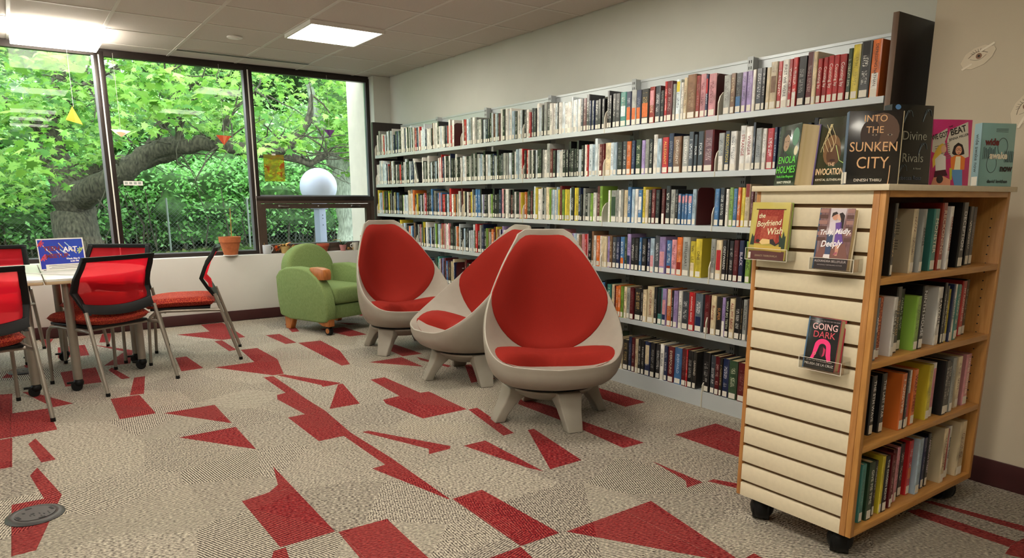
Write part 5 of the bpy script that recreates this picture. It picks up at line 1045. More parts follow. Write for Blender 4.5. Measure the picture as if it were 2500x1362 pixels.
# ------------------------------------------------------------------ green armchair on casters
def armchair():
    o = empty('armchair', (0, 0, 0), 0, 'rounded green upholstered armchair with wooden arm caps by the window wall', 'armchair')
    prof = [(-.355, .13), (-.385, .30), (-.395, .50), (-.34, .555), (-.24, .592), (-.10, .605), (.02, .60), (.13, .575), (.22, .53), (.30, .45), (.345, .35), (.36, .25), (.355, .16), (.33, .125), (.25, .11), (-.20, .105)]
    for s in (-1, 1):
        x0, x1 = (s*.335, s*.225); x0, x1 = min(x0, x1), max(x0, x1)
        prism('arm_panel', prof, x0, x1, m_green, o, 'x', .022, 3)
        cap = [(.115, .59), (.13, .612), (.24, .612), (.315, .598), (.325, .565), (.32, .505), (.235, .50)]
        prism('arm_cap', cap, (x0+.012), (x1-.012), m_armwood, o, 'x', .008, 2)
        prism('back_leg', [(-.335, .145), (-.20, .115), (-.25, .0), (-.325, .0)], x0+.02, x0+.075, m_armwood, o, 'x', .005, 2)
        prism('front_bracket', [(.17, .112), (.345, .17), (.345, .08), (.25, .08)], x0+.02, x0+.085, m_armwood, o, 'x', .004, 2)
        cs = bmesh.new(); xc = (x0+.052)
        bmesh.ops.create_cone(cs, cap_ends=True, segments=28, radius1=.038, radius2=.038, depth=.034, matrix=T(xc, .300, .0385) @ Matrix.Rotation(PI/2, 4, 'Y'))
        c_ = fin(cs, 'caster_wheel', m_black, o, True)
        for q in (-.018, .018):
            cs = bmesh.new(); bmesh.ops.create_cone(cs, cap_ends=True, segments=24, radius1=.024, radius2=.024, depth=.004, matrix=T(xc+q, .300, .0385) @ Matrix.Rotation(PI/2, 4, 'Y')); fin(cs, 'wheel_cap', m_armwood, c_, True)
        tube('caster_stem', [(xc, .290, .04), (xc, .290, .085)], .008, m_chrome, c_, 10)
    # arched back
    bk = [(-.27, .25)]+[(.275*-math.cos(a), .54+.26*math.sin(a)**.9 if math.sin(a) > 0 else .54) for a in [PI*k/22 for k in range(23)]]+[(.27, .25)]
    bm = bmesh.new(); prism_bm(bm, bk, -.075, .075, 'y'); M = T(0, -.285, 0) @ T(0, 0, .25) @ Matrix.Rotation(R(9), 4, 'X') @ T(0, 0, -.25)
    for v in bm.verts: v.co = M @ v.co
    fin(bm, 'backrest', m_green, o, True, .045, 5)
    box('seat_cushion', -.222, .222, -.24, .33, .27, .43, m_green, o, .045, 4)
    box('seat_rail', -.222, .222, -.26, .31, .14, .265, m_green, o, .01)
    return o
ac = armchair(); ac.location = (-6.463, 2.433, 0); ac.rotation_euler = (0, 0, face_rz(.955, .30))

# ------------------------------------------------------------------ nesting chairs with mesh backs
def make_chair(label):
    o = empty('mesh_back_chair', (0, 0, 0), 0, label, 'chair', None)
    # local +Y is forward; rear feet y=0, front feet y=.63
    for s in (-1, 1):
        lg = bmesh.new(); tube_bm(lg, [(s*.253, 0, .012), (s*.246, .075, .26), (s*.238, .150, .52)], .0125, 10); l_ = fin(lg, 'rear_leg', m_tub, o, True)
        lathe('foot_cap', [(0, 0), (.0135, 0), (.0135, .022), (0, .022)], m_black, l_, 12, at=(s*.253, 0.0015, 0))
        lg = bmesh.new(); tube_bm(lg, [(s*.243, .115, .395), (s*.228, .20, .398), (s*.222, .50, .402), (s*.222, .565, .395), (s*.223, .60, .365), (s*.225, .615, .32), (s*.226, .630, .012)], .0115, 10); l_ = fin(lg, 'front_leg', m_tub, o, True)
        lathe('foot_cap', [(0, 0), (.013, 0), (.013, .022), (0, .022)], m_black, l_, 12, at=(s*.226, .630, 0))
    tube('cross_bar', [(-.222, .22, .395), (.222, .22, .395)], .010, m_tub, o, 8); tube('cross_bar', [(-.222, .50, .395), (.222, .50, .395)], .010, m_tub, o, 8)
    # seat
    bm = bmesh.new(); g = []; NX, NY = 14, 14
    def sp(u, v, top):
        x = .235*u*(1-.06*v*v); y = .40+.26*v*(1-.05*u*u); e = max(abs(u), abs(v)); k = (1-min(1, (abs(u)**6+abs(v)**6)))**.35 if e < 1 else 0
        z = .447+.016*u*u-.02*max(0, v)**2+(.046*k if top else -.034*k**.6)
        return (x, y, z)
    for top in (0, 1):
        g.append([[bm.verts.new(sp(-1+2*i/NX, -1+2*j/NY, top)) for j in range(NY+1)] for i in range(NX+1)])
        for i in range(NX):
            for j in range(NY): bm.faces.new((g[top][i][j], g[top][i+1][j], g[top][i+1][j+1], g[top][i][j+1]))
    bmesh.ops.remove_doubles(bm, verts=bm.verts, dist=.0006)
    bmesh.ops.smooth_vert(bm, verts=bm.verts, factor=.4, use_axis_x=True, use_axis_y=True, use_axis_z=True)
    fin(bm, 'seat', m_seat, o, True)
    box('seat_pan', -.205, .205, .19, .60, .404, .422, m_black, o, .004)
    # back frame: (y, z, half width) outer profile
    st_ = [(.150, .500, .232), (.190, .560, .246), (.232, .640, .268), (.196, .730, .262), (.150, .795, .252), (.118, .857, .243)]
    def fr(i, off, y_off=0): y, z, w = st_[i]; return (w-off, y+y_off, z)
    for s in (-1, 1):
        bm = bmesh.new(); P_ = []
        wid = [.028, .036, .044, .038, .036, .034]
        for i, (y, z, w) in enumerate(st_):
            P_.append([bm.verts.new(p) for p in ((s*w, y-.014, z), (s*w, y+.016, z), (s*(w-wid[i]), y+.012, z), (s*(w-wid[i]), y-.010, z))])
        for i in range(5):
            for j in range(4): bm.faces.new((P_[i][j], P_[i][(j+1) % 4], P_[i+1][(j+1) % 4], P_[i+1][j]))
        bm.faces.new(P_[0]); bm.faces.new(P_[-1][::-1]); fin(bm, 'back_post', m_black, o, True, .004, 2)
    bm = bmesh.new(); tp = []
    for k in range(13):
        u = -1+k/6; x = u*.245; bow = -.018*(1-u*u); tp.append([bm.verts.new(p) for p in ((x, .108+bow, .836), (x, .136+bow, .836), (x, .128+bow, .866), (x, .100+bow, .866))])
    for i in range(12):
        for j in range(4): bm.faces.new((tp[i][j], tp[i][(j+1) % 4], tp[i+1][(j+1) % 4], tp[i+1][j]))
    bm.faces.new(tp[0]); bm.faces.new(tp[-1][::-1]); fin(bm, 'top_rail', m_black, o, True, .003, 2)
    bm = bmesh.new(); tp = []
    for k in range(13):
        u = -1+k/6; x = u*.240; sag = -.030*(1-u*u); bow = -.020*(1-u*u); tp.append([bm.verts.new(p) for p in ((x, .148+bow, .515+sag), (x, .175+bow, .515+sag), (x, .200+bow, .575+sag), (x, .178+bow, .575+sag))])
    for i in range(12):
        for j in range(4): bm.faces.new((tp[i][j], tp[i][(j+1) % 4], tp[i+1][(j+1) % 4], tp[i+1][j]))
    bm.faces.new(tp[0]); bm.faces.new(tp[-1][::-1]); fin(bm, 'bottom_rail', m_black, o, True, .003, 2)
    # mesh panel
    rows = [(.186, .555, .215), (.190, .60, .222), (.221, .640, .232), (.202, .69, .232), (.182, .745, .230), (.150, .795, .226), (.116, .85, .222)]
    v, f = [], []
    for (y, z, w) in rows:
        for k in range(13):
            u = -1+k/6; v.append((u*w, y-.020*(1-u*u), z-(.028*(1-u*u) if z < .56 else 0)))
    for i in range(len(rows)-1):
        for k in range(12): f.append((i*13+k, i*13+k+1, (i+1)*13+k+1, (i+1)*13+k))
    mesh('back_mesh', v, f, m_mesh, o, True)
    return o
ch = make_chair('red mesh-back chair in front of the table, its back to the camera')
def chair_at(o, rear_a, rear_b, facing):
    """rear feet midpoint at the origin of the chair"""
    o.location = ((rear_a[0]+rear_b[0])/2, (rear_a[1]+rear_b[1])/2, 0); o.rotation_euler = (0, 0, face_rz(*facing))
cB = dup(ch, (0, 0, 0), 0, 'red mesh-back chair behind the table, right of the sign, facing the camera')
cA = dup(ch, (0, 0, 0), 0, 'red mesh-back chair behind the table at the left edge of the photo')
cL = dup(ch, (0, 0, 0), 0, 'nearest red mesh-back chair, cut off by the left edge of the photo')
cR = dup(ch, (0, 0, 0), 0, 'red mesh-back chair seen from the side, between table and windows')
chair_at(ch, (-4.933, .371), (-5.171, .818), (-.883, -.47))
chair_at(cB, (-6.692, .551), (-6.404, .959), (.825, -.565))
chair_at(cA, (-6.888, .102), (-6.97, -.40), (.976, -.16))
chair_at(cL, (-4.544, .061), (-4.43, -.435), (-.975, -.20))
chair_at(cR, (-5.533, 1.334), (-6.026, 1.453), (-.234, -.972))

# ------------------------------------------------------------------ two half-round tables
def make_table(sgn, label):
    o = empty('table', (-5.75, .12, 0), 0, label, 'table', None)
    RT_ = .632; out = [(-RT_-.004+.02, .003), (RT_+.004-.02, .003)]+[(RT_*math.cos(a), .012+RT_*math.sin(a)) for a in [PI*k/36 for k in range(37)]]
    out = [(x, y*sgn) for x, y in out]
    if sgn < 0: out = out[::-1]
    prism('table_top', out, .722, .738, m_table, o, 'z', .002)
    prism('top_edge', [(x*1.003, y*1.002) for x, y in out], .704, .722, m_tedge, o, 'z', .002)
    for lx, ly in ((.535, .115), (-.53, .10), (.11, .545), (-.12, .54)):
        x, y = lx, ly*sgn
        l_ = tube('leg', [(x, y, .075), (x, y, .706)], .027, m_tub, o, 16)
        bm = bmesh.new()
        for s in (-.013, .013): bmesh.ops.create_cone(bm, cap_ends=True, segments=20, radius1=.032, radius2=.032, depth=.016, matrix=T(x+s, y-.012, .032) @ Matrix.Rotation(PI/2, 4, 'Y'))
        bmesh.ops.create_uvsphere(bm, u_segments=14, v_segments=8, radius=.031, matrix=T(x, y, .052))
        box_bm(bm, x-.008, x+.008, y-.065, y-.03, .05, .062)
        fin(bm, 'caster', m_black, l_, True)
    tube('apron_bar', [(-.12, .54*sgn, .69), (.11, .545*sgn, .69)], .012, m_tub, o, 8); tube('apron_bar', [(-.53, .10*sgn, .69), (.535, .115*sgn, .69)], .012, m_tub, o, 8)
    return o
make_table(1, 'pale half-round table with the sign standing on it')
make_table(-1, 'pale half-round table pushed against the other, cut off at left')

# ------------------------------------------------------------------ sign on the table and its cable
sg = empty('sign_holder', (-5.73, .262, .738), 0, 'clear stand with a blue event sheet on the pale table', 'sign'); sg.rotation_euler = (R(-7), 0, R(104))
prism('acrylic_stand', [(-.002, 0), (.05, 0), (.05, .004), (.004, .004), (.004, .222), (-.002, .222)], -.145, .145, m_acr, sg, 'x')
flat('sheet', [(-.142, .003), (.142, .003), (.142, .219), (-.142, .219)], -.0025, m_paper, sg, None, .0008)
flat('blue_print', [(-.136, .016), (-.108, .016), (-.108, .045), (.134, .045), (.134, .212), (-.136, .212)], -.0034, gloss('poster_blue', '2450b8', '3a3aa8', 6), sg)
flat('logo', [(-.128, .012), (-.122, .004), (-.118, .009), (-.114, .004), (-.108, .012), (-.118, .007)], -.0034, ink('3a3a4a'), sg)
for s_, sz, x, z, c, sh_ in (('TEEN', .042, -.058, .150, '7a1c2c', 0), ('ART', .046, .052, .142, 'f2eef0', .1), ('MEETUP', .038, -.030, .100, '7a1c2c', 0)):
    text('lettering', s_, sz, ink(c), sg, T(x, -.0042, z) @ RY(R(-1)), shear=sh_, bold=.0012)
text('lettering', 'Weds May 8', .016, ink('f2eef0'), sg, T(.062, -.0042, .078), bold=.0006); text('lettering', '6:30 PM', .016, ink('f2eef0'), sg, T(.070, -.0042, .060), bold=.0006)
bm = bmesh.new()
for k in range(3): box_bm(bm, -.09+.015*(k == 1), .12-.02*(k == 1), -.0036, -.0032, .034-.010*k, .0365-.010*k)
fin(bm, 'small_print', ink('55535a'), sg)
for i, (x, z, a) in enumerate(((-.095, .155, -55), (-.07, .125, -50), (-.04, .145, -48), (-.02, .12, -52), (.0, .17, -55), (.04, .175, -50), (.03, .115, -48), (.075, .13, -50), (.005, .13, -45))):
    bm = bmesh.new(); box_bm(bm, -.022, .022, -.0040, -.0036, -.003, .003, T(x, 0, z) @ RY(R(-a))); fin(bm, 'paint_stroke', ink(('d8d0e8', 'c8b890', 'a8c8d8')[i % 3]), sg)
for cx, cz, c in ((-.125, .19, 'c8384a'), (-.118, .095, 'd8485a'), (.12, .13, 'b8c878')):
    for k in range(5):
        a = k*1.3; bm = bmesh.new(); box_bm(bm, 0, .026, -.0039, -.0035, -.004, .004, T(cx, 0, cz) @ RY(a*.55-.8+(PI if cx > 0 else 0))); fin(bm, 'splash', ink(c), sg)
cbl = tube('cable', [(-5.62, .02, .742), (-5.52, .09, .744), (-5.44, .15, .743), (-5.40, .20, .7415), (-5.33, .25, .7425), (-5.28, .29, .745), (-5.25, .315, .7425)], .0035, m_white, None, 6)
tag(cbl, 'thin white cable lying on the table in front of the sign', 'cable')

# ------------------------------------------------------------------ floor boxes
def floor_box(x, y, label, rz):
    o = empty('floor_box', (x, y, 0), rz, label, 'floor outlet')
    m_fb = mat('grey_floor_box', '383636', .45, .2, noise=.1, nscale=20)
    lathe('cover_ring', [(0, .0), (.098, 0), (.100, .003), (.092, .010), (.074, .011), (.070, .009), (0, .009)], m_fb, o, 40)
    lathe('lid', [(0, .009), (.068, .009), (.068, .0115), (0, .0115)], mat('grey_floor_lid', '423f3f', .5, .1, noise=.1, nscale=30), o, 36)
    for k, (x_, y_, w_, h_) in enumerate(((.0, .058, .03, .010), (.0, -.058, .03, .010), (.062, 0, .012, .022), (-.062, 0, .012, .022))): box('finger_slot', x_-w_/2, x_+w_/2, y_-h_/2, y_+h_/2, .0115, .0125, m_slot, o)
    q = random.Random(2); bm = bmesh.new()
    for k in range(12):
        x_, y_ = q.uniform(-.04, .04), q.uniform(-.035, .035); box_bm(bm, x_, x_+.012, y_, y_+.004, .0115, .0121)
    fin(bm, 'embossed_mark', m_slot, o); return o
floor_box(-3.165, -.058, 'round grey floor outlet cover in the lower left corner of the photo', R(20))
floor_box(-6.02, -.05, 'round grey floor outlet cover beneath the tables', R(50))

# ------------------------------------------------------------------ outdoors
ground = bmesh.new(); GXn, GYn = 34, 30; g = []
def gz_(x, y):
    d = -7.7-x
    return .02+.012*d+max(0, d-8.5)*.30+.10*math.sin(x*1.3+y*.7)*min(1, d*.1)
for i in range(GXn+1):
    g.append([ground.verts.new((-7.7-i*.9, -22+j*1.9, gz_(-7.7-i*.9, -22+j*1.9))) for j in range(GYn+1)])
for i in range(GXn):
    for j in range(GYn): ground.faces.new((g[i][j], g[i+1][j], g[i+1][j+1], g[i][j+1]))
m_ground = mat('garden_ground', '4a5630', .95, nscale=2.2, col2='2e3220', bump=.6, bscale=18)
go = struct(fin(ground, 'garden_ground', m_ground, None, True), 'sloping garden ground with undergrowth beyond the windows', 'ground')
struct(box('trim_3', -8.15, -7.60, 3.385, 3.75, 0, 3.2, mat('outside_pier', 'd8c8b8', .8, noise=.05, nscale=8)), 'pale outside wall pier seen through the right window pane', 'pier')
def to_px(p):
    d = Vector(p)-Vector((0, 0, 1.22)); z = d.dot(fw)
    return 1250+FX*d.dot(rt)/z, 839.03-FX*d.dot(up)/z
LEAF = [(0, -.12), (.06, .0), (.42, -.10), (.30, .12), (.52, .34), (.26, .36), (.22, .62), (.10, .52), (0, .95), (-.10, .52), (-.22, .62), (-.26, .36), (-.52, .34), (-.30, .12), (-.42, -.10), (-.06, .0)]
SIMPLE = [(0, 0), (.28, .35), (0, 1), (-.28, .35)]
def leaves(name, P_, size, cols, shape, parent, seed, flatn=.5, kind='stuff', up_bias=.55):
    q = np.random.RandomState(seed); n = len(P_); P_ = np.array(P_); k = len(shape)
    sz = size*(.7+.6*q.rand(n)); a = q.rand(n)*6.283; tilt = q.normal(0, .6, n); sh = np.array(shape)
    # normal mostly upward/outward, leaf tip drooping
    nz_ = np.stack([q.normal(0, .5, n)+.3, q.normal(0, .5, n), np.abs(q.normal(0, .5, n))+up_bias], 1); nz_ /= np.linalg.norm(nz_, axis=1)[:, None]
    d = np.stack([np.cos(a), np.sin(a), -.4+0*a], 1); d -= nz_*(d*nz_).sum(1)[:, None]; d /= np.linalg.norm(d, axis=1)[:, None]; s = np.cross(d, nz_)
    V = P_[:, None, :]+(s[:, None, :]*sh[None, :, 0:1]+d[:, None, :]*sh[None, :, 1:2])*sz[:, None, None]
    V -= nz_[:, None, :]*(np.abs(sh[None, :, 0:1])**2*.5+sh[None, :, 1:2]**2*.18)*sz[:, None, None]
    me = bpy.data.meshes.new(name); me.vertices.add(n*k); me.vertices.foreach_set('co', V.reshape(-1).astype(np.float32))
    me.loops.add(n*k); me.loops.foreach_set('vertex_index', np.arange(n*k, dtype=np.int32)); me.polygons.add(n)
    me.polygons.foreach_set('loop_start', np.arange(0, n*k, k, dtype=np.int32)); me.polygons.foreach_set('loop_total', np.full(n, k, dtype=np.int32)); me.update()
    ca = me.attributes.new('col', 'FLOAT_COLOR', 'FACE'); C0 = np.array([lin(c) for c in cols]); i0 = q.randint(0, len(cols), n); v = (.75+.5*q.rand(n))[:, None]
    cc = np.concatenate([np.clip(C0[i0]*v, 0, 1), np.ones((n, 1))], 1); ca.data.foreach_set('color', cc.reshape(-1).astype(np.float32))
    o = link(name, me, m_leaf, parent)
    if kind: o['kind'] = kind
    return o
def tree(name, label, cat='tree'): return empty(name, (0, 0, 0), 0, label, cat)
mt = tree('maple_tree', 'big old maple with thick leaning limbs and bright green leaves outside the window')
def limb(nm, pts, rad, m=m_bark, par=None, n=12):
    return tube(nm, pts, rad, m, par, n)
def wob(pts, rad, k=6, amp=.05, seed=1):
    q = random.Random(seed); P_ = [Vector(p) for p in pts]; out, rr_ = [], []
    for i in range(len(P_)-1):
        for j in range(k):
            t = j/k; out.append(P_[i].lerp(P_[i+1], t)+Vector((q.gauss(0, amp), q.gauss(0, amp), q.gauss(0, amp)))*min(1, rad[i]*6)); rr_.append((rad[i]*(1-t)+rad[i+1]*t)*(1+q.uniform(-.08, .08)))
    out.append(P_[-1]); rr_.append(rad[-1]); return out, rr_
a, b_ = wob([(-14.12, .86, -.3), (-14.14, .85, .16), (-14.21, .88, .5), (-14.29, .91, .92), (-14.35, .93, 1.42)], [.52, .43, .37, .33, .27], 4, .02, 3); limb('trunk', a, b_, par=mt, n=28)
LIMBS = [([(-14.30, .95, 1.22), (-13.78, 1.15, 1.38), (-13.48, 1.61, 1.66), (-13.34, 1.92, 1.94), (-13.05, 2.39, 2.11), (-12.62, 3.0, 2.11), (-12.28, 3.43, 2.01), (-11.87, 3.97, 1.89), (-11.7, 4.18, 1.80), (-11.5, 4.4, 1.95)], [.26, .20, .17, .155, .14, .12, .095, .07, .05, .03]),
 ([(-14.33, .95, 1.19), (-14.56, .8, 1.68), (-14.74, .67, 2.02), (-14.8, .76, 2.5), (-14.79, .97, 3.06), (-14.85, 1.05, 3.9)], [.30, .25, .21, .18, .16, .12]),
 ([(-14.4, .9, 1.5), (-14.7, 1.3, 1.66), (-14.52, 1.62, 1.83), (-14.23, 2.04, 1.86), (-13.96, 2.47, 2.0), (-13.7, 3.0, 2.3)], [.22, .17, .15, .13, .10, .05]),
 ([(-13.3, 1.98, 1.98), (-13.45, 2.3, 2.48), (-13.42, 2.45, 2.75), (-13.25, 2.75, 3.1)], [.10, .08, .06, .04]),
 ([(-12.1, 3.6, 1.97), (-11.77, 3.8, 2.0), (-11.65, 4.02, 2.25), (-11.61, 4.16, 2.5), (-11.8, 4.3, 2.9)], [.06, .06, .07, .06, .03]),
 ([(-13.0, 2.4, 2.15), (-12.8, 2.5, 2.6), (-12.9, 2.3, 3.2)], [.07, .05, .03]), ([(-12.6, 3.0, 2.13), (-12.4, 3.1, 2.55), (-12.2, 3.5, 2.95)], [.06, .045, .02]),
 ([(-14.7, .7, 2.2), (-14.2, .3, 2.6), (-13.8, -.1, 2.9), (-13.4, -.5, 3.0)], [.12, .09, .06, .03]), ([(-14.75, .75, 2.6), (-14.2, 1.3, 3.1), (-13.6, 1.8, 3.4)], [.1, .07, .03])]
for k, (P_, r_) in enumerate(LIMBS):
    a, b_ = wob(P_, r_, 4, .022, 10+k); limb('limb', a, b_, par=mt)
tw = bmesh.new(); q = random.Random(5)
for k in range(150):
    P_, r_ = LIMBS[q.choice((0, 0, 0, 1, 2, 3, 4, 5, 6, 7, 8))]; i = q.randrange(1, len(P_)); p = Vector(P_[i]); d = Vector((q.gauss(.3, .6), q.gauss(.3, .8), q.gauss(.15, .6))).normalized(); pts = [p]; 
    for j in range(5): d = (d+Vector((q.gauss(0, .28), q.gauss(0, .28), q.gauss(0, .28)))).normalized(); pts.append(pts[-1]+d*.22)
    tube_bm(tw, pts, [.018, .014, .011, .008, .005, .003], 5)
fin(tw, 'twigs', m_bark, mt, True)['kind'] = 'stuff'
# crown: sprays of leaves through the crown's volume; its underside hangs low at the left and rises over the lawn
def low_edge(px):
    ks = [(-400, 520), (0, 560), (70, 560), (125, 470), (200, 440), (262, 400), (300, 345), (420, 320), (520, 345), (560, 390), (620, 395), (700, 385), (760, 345), (880, 440), (1200, 470)]
    for (a0, v0), (a1, v1) in zip(ks, ks[1:]):
        if a0 <= px <= a1: return v0+(v1-v0)*(px-a0)/(a1-a0)
    return 500
q = np.random.RandomState(11); pts = []; cl = []
while len(cl) < 1150:
    x, y, z = q.uniform(-16.5, -9.6), q.uniform(-5, 7.5), q.uniform(.6, 5.2)
    px, py = to_px((x, y, z))
    if py > low_edge(px)-12: continue
    if q.rand() < .35 and z > 3.0: continue
    cl.append((x, y, z))
for (x, y, z) in cl:
    r_ = q.uniform(.22, .42); m_ = int(q.uniform(16, 30))
    for k in range(m_):
        v = q.normal(0, 1, 3); v /= np.linalg.norm(v); v *= r_*q.rand()**.4; pts.append((x+v[0], y+v[1], z+v[2]*.45-.10*(v[0]**2+v[1]**2)/r_))
pts = np.array(pts); dist = np.linalg.norm(pts-np.array([0, 0, 1.22]), axis=1)
ppx = np.array([to_px(p) for p in pts]); vis = (ppx[:, 0] > 0) & (ppx[:, 0] < 865) & (ppx[:, 1] > 125) & (ppx[:, 1] < 560)
order = np.argsort(np.where(vis, dist, 99))
near, rest = pts[order[:300]], pts[order[300:]]
LCOL = ['78a846', '8cba52', '64943c', 'a0c868', '528436', '8eb25c']
leaves('foliage', rest, .118, LCOL, LEAF, mt, 3)
q3 = random.Random(8); lm = None
protos = []
for k in range(6):
    o = leaves('leaf', [(0, 0, 0)], .15, [LCOL[k]], LEAF, mt, 50+k, kind=None); protos.append(o)
for k, p in enumerate(near):
    if k < 6: o = protos[k]
    else: o = protos[k % 6].copy(); C.objects.link(o); o.parent = mt
    o.location = p; o.rotation_euler = (q3.gauss(0, .3), q3.gauss(0, .3), q3.uniform(0, 6.28))
# second trunk, pale bark
t2 = tree('pale_tree', 'pale-barked tree trunk leaning behind the lamp globe')
a, b_ = wob([(-12.40, 5.0, -.2), (-12.43, 5.0, .07), (-12.52, 5.1, .67), (-12.65, 5.12, 1.26), (-12.77, 5.11, 1.71), (-12.9, 5.02, 2.09), (-13.1, 4.9, 2.5), (-13.3, 4.8, 3.3)], [.27, .22, .185, .18, .17, .14, .1, .06], 4, .02, 9); limb('trunk', a, b_, m_bark2, t2, 20)
a, b_ = wob([(-12.7, 5.1, 1.6), (-12.6, 5.4, 2.1), (-12.4, 5.7, 2.8)], [.1, .07, .04], 3, .02, 12); limb('limb', a, b_, m_bark2, t2)
q = np.random.RandomState(4); pp = []
for k in range(60):
    c = np.array([q.uniform(-13.5, -11.5), q.uniform(4.6, 7.5), q.uniform(2.2, 4.2)])
    for j in range(22): pp.append(c+q.normal(0, .2, 3))
leaves('foliage', pp, .13, LCOL, LEAF, t2, 13)
# shrubs over the fence, each its own
SHR = [(-17.2, -3.4, 1.7), (-17.0, -1.4, 1.5), (-16.8, .3, 1.5), (-17.2, 1.8, 1.6), (-16.9, 3.1, 1.7), (-17.3, 4.4, 1.7), (-16.8, 5.6, 1.75), (-17.2, 7.0, 1.7), (-17.0, 8.5, 1.8), (-18.9, -2.2, 2.2), (-18.9, .9, 2.2), (-18.9, 3.6, 2.3), (-18.9, 6.2, 2.3), (-18.9, 8.6, 2.3)]
SC = ['90c870', 'a0d684', 'b0e298', '7ab85e', 'bceca8', '6ca454']
WHERE = ['far left behind the maple trunk', 'left of the maple trunk', 'right behind the maple trunk', 'behind the left mullion', 'left of centre in the middle window', 'in the centre of the middle window', 'right in the middle window', 'behind the hanging painted sheet', 'behind the lamp globe', 'taller, in the back row at far left', 'taller, in the back row behind the maple trunk', 'taller, in the back row of the middle window', 'taller, in the back row behind the right mullion', 'taller, in the back row behind the pale trunk']
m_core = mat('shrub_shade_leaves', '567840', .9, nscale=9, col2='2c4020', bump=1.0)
for k, (x, y, r_) in enumerate(SHR):
    sb_ = tree('shrub', 'leafy green shrub beyond the fence, '+WHERE[k], 'shrub'); q = np.random.RandomState(100+k); pp = []
    zc = gz_(x, y)+.75+(.55 if k > 8 else 0)
    n = 5600
    for j in range(n):
        v = q.normal(0, 1, 3); v /= np.linalg.norm(v)
        bump_ = 1+.16*math.sin(v[1]*7+k)+.13*math.sin(v[2]*9+2*k)+.10*math.sin(v[0]*11+v[1]*5)
        rad = r_*bump_*(1-.22*q.rand()**2); p = np.array([x+v[0]*rad*.75, y+v[1]*rad*.85, zc+v[2]*rad*.62])
        if p[2] < gz_(x, y)+.02+.1*q.rand(): continue
        if p[0] > -15.7: continue
        pp.append(p)
    leaves('foliage', pp, .105, SC, SIMPLE, sb_, 200+k, up_bias=.35)
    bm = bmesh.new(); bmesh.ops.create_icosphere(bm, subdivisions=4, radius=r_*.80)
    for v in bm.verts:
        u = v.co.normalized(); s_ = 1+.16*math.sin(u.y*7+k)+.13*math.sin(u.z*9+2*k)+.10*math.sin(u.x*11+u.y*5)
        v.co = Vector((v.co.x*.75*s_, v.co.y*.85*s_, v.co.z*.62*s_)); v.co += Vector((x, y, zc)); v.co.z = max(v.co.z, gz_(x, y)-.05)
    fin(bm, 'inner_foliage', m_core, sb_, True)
    st_ = bmesh.new(); qq = random.Random(k)
    for j in range(22):
        xx, yy = x+qq.uniform(.2, 1.1), y+qq.uniform(-1.2, 1.2); tube_bm(st_, [(xx, yy, gz_(xx, yy)-.05), (xx+qq.uniform(-.1, .1), yy+qq.uniform(-.15, .15), gz_(xx, yy)+.6), (xx+qq.uniform(-.2, .2), yy+qq.uniform(-.3, .3), gz_(xx, yy)+1.3)], [.018, .014, .008], 5)
    fin(st_, 'stems', m_bark2 if k % 2 else m_bark, sb_, True)['kind'] = 'stuff'
# distant wood closing the view
dw = tree('distant_woods', 'mass of distant green trees closing the view behind the shrubs', 'trees'); dw['kind'] = 'stuff'
q = np.random.RandomState(77); pp = []
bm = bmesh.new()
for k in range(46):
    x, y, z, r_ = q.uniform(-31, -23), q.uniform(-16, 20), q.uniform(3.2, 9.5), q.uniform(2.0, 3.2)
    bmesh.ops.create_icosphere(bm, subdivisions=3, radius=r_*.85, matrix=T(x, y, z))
    for j in range(900):
        v = q.normal(0, 1, 3); v /= np.linalg.norm(v)
        if v[0] < -.3: continue
        b__ = 1+.15*math.sin(v[1]*9+k)+.15*math.sin(v[2]*8+k*2); pp.append((x+v[0]*r_*b__, y+v[1]*r_*b__, z+v[2]*r_*b__))
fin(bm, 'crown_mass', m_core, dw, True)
leaves('foliage', pp, .26, ['6a9c4a', '7cae5c', '5a8a3e', '8ab870'], SIMPLE, dw, 5)
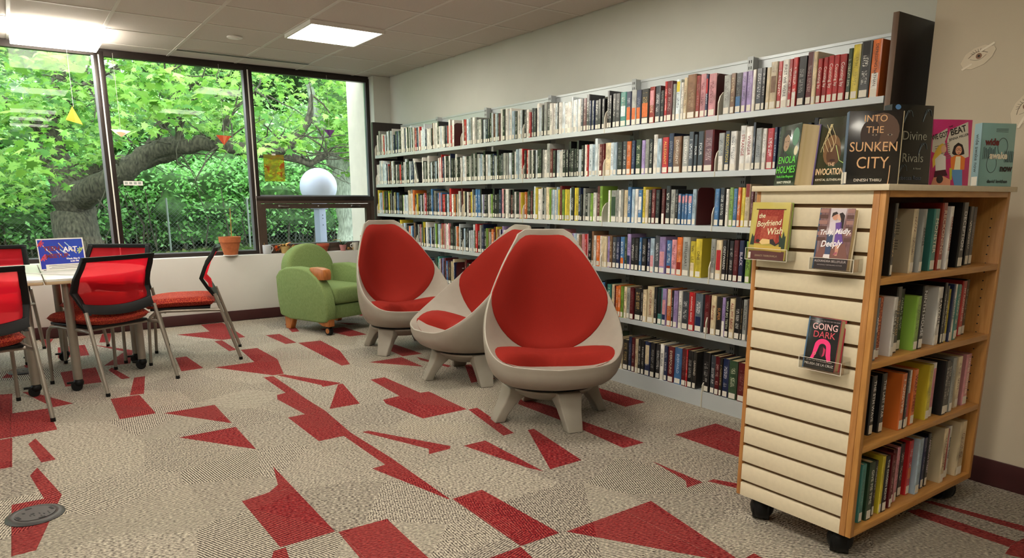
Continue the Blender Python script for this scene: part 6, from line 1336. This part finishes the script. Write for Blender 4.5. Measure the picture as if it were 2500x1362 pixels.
# grass at the foot of the fence
q = np.random.RandomState(31); pp = [(x, y, gz_(x, y)+.03) for x, y in zip(q.uniform(-18.0, -9.5, 14000), q.uniform(-5, 9, 14000))]
gr = leaves('ground_plants', pp, .11, ['5c7a3a', '6f8a4a', '48602e', '7a7a48'], SIMPLE, None, 32, up_bias=.2); tag(gr, 'low weeds and grass on the ground before the fence', 'plants')
# chain-link fence
fe = tree('chain_link_fence', 'grey chain-link fence with round posts in front of the shrubs', 'fence')
bm = bmesh.new(); FXx = -15.5; y0, y1 = -6.0, 9.5; zz0, hgt = .17, .98
def ribbon(bm, p0, p1, w=.0019):
    d = (p1-p0).normalized(); s = Vector((0, -d.z, d.y))*w; a = [bm.verts.new(p) for p in (p0-s, p0+s, p1+s, p1-s)]; bm.faces.new(a)
y = y0
while y < y1:
    ribbon(bm, Vector((FXx, y, zz0)), Vector((FXx, y+hgt, zz0+hgt))); ribbon(bm, Vector((FXx-.006, y, zz0)), Vector((FXx-.006, y-hgt, zz0+hgt))); y += .085
fin(bm, 'wire_mesh', mat('galvanised_wire', '626862', .6, .3), fe)['kind'] = 'stuff'
for yy in (-5.2, -2.9, -.6, 1.65, 2.55, 4.1, 5.55, 7.3, 9.2): tube('fence_post', [(-15.46, yy, 0), (-15.46, yy, 1.24)], .020, mat('galvanised', '8a8e86', .5, .3), fe, 8)
# globe lamp
gl = empty('globe_lamp', (-8.57, 3.14, 0), R(20), 'white globe garden lamp on a square metal post outside the window', 'lamp')
bm = bmesh.new(); bmesh.ops.create_uvsphere(bm, u_segments=32, v_segments=18, radius=.224, matrix=T(0, 0, 1.37)); fin(bm, 'globe', mat('opal_globe', 'c6c6d8', .35), gl, True)
box('collar', -.075, .075, -.075, .075, 1.10, 1.16, mat('post_metal', '8e90a0', .45, .3), gl, .004)
bm = bmesh.new(); box_bm(bm, -.05, .05, -.05, .05, -.1, 1.11); po = fin(bm, 'post', mat('post_metal', '8e90a0', .45, .3), gl)
bm = bmesh.new()
for z in (.9, .98, 1.02): box_bm(bm, -.052, .052, -.052, .052, z, z+.006) if False else box_bm(bm, .05, .052, -.005, .005, z, z+.012)
fin(bm, 'bolt_hole', m_slot, po)
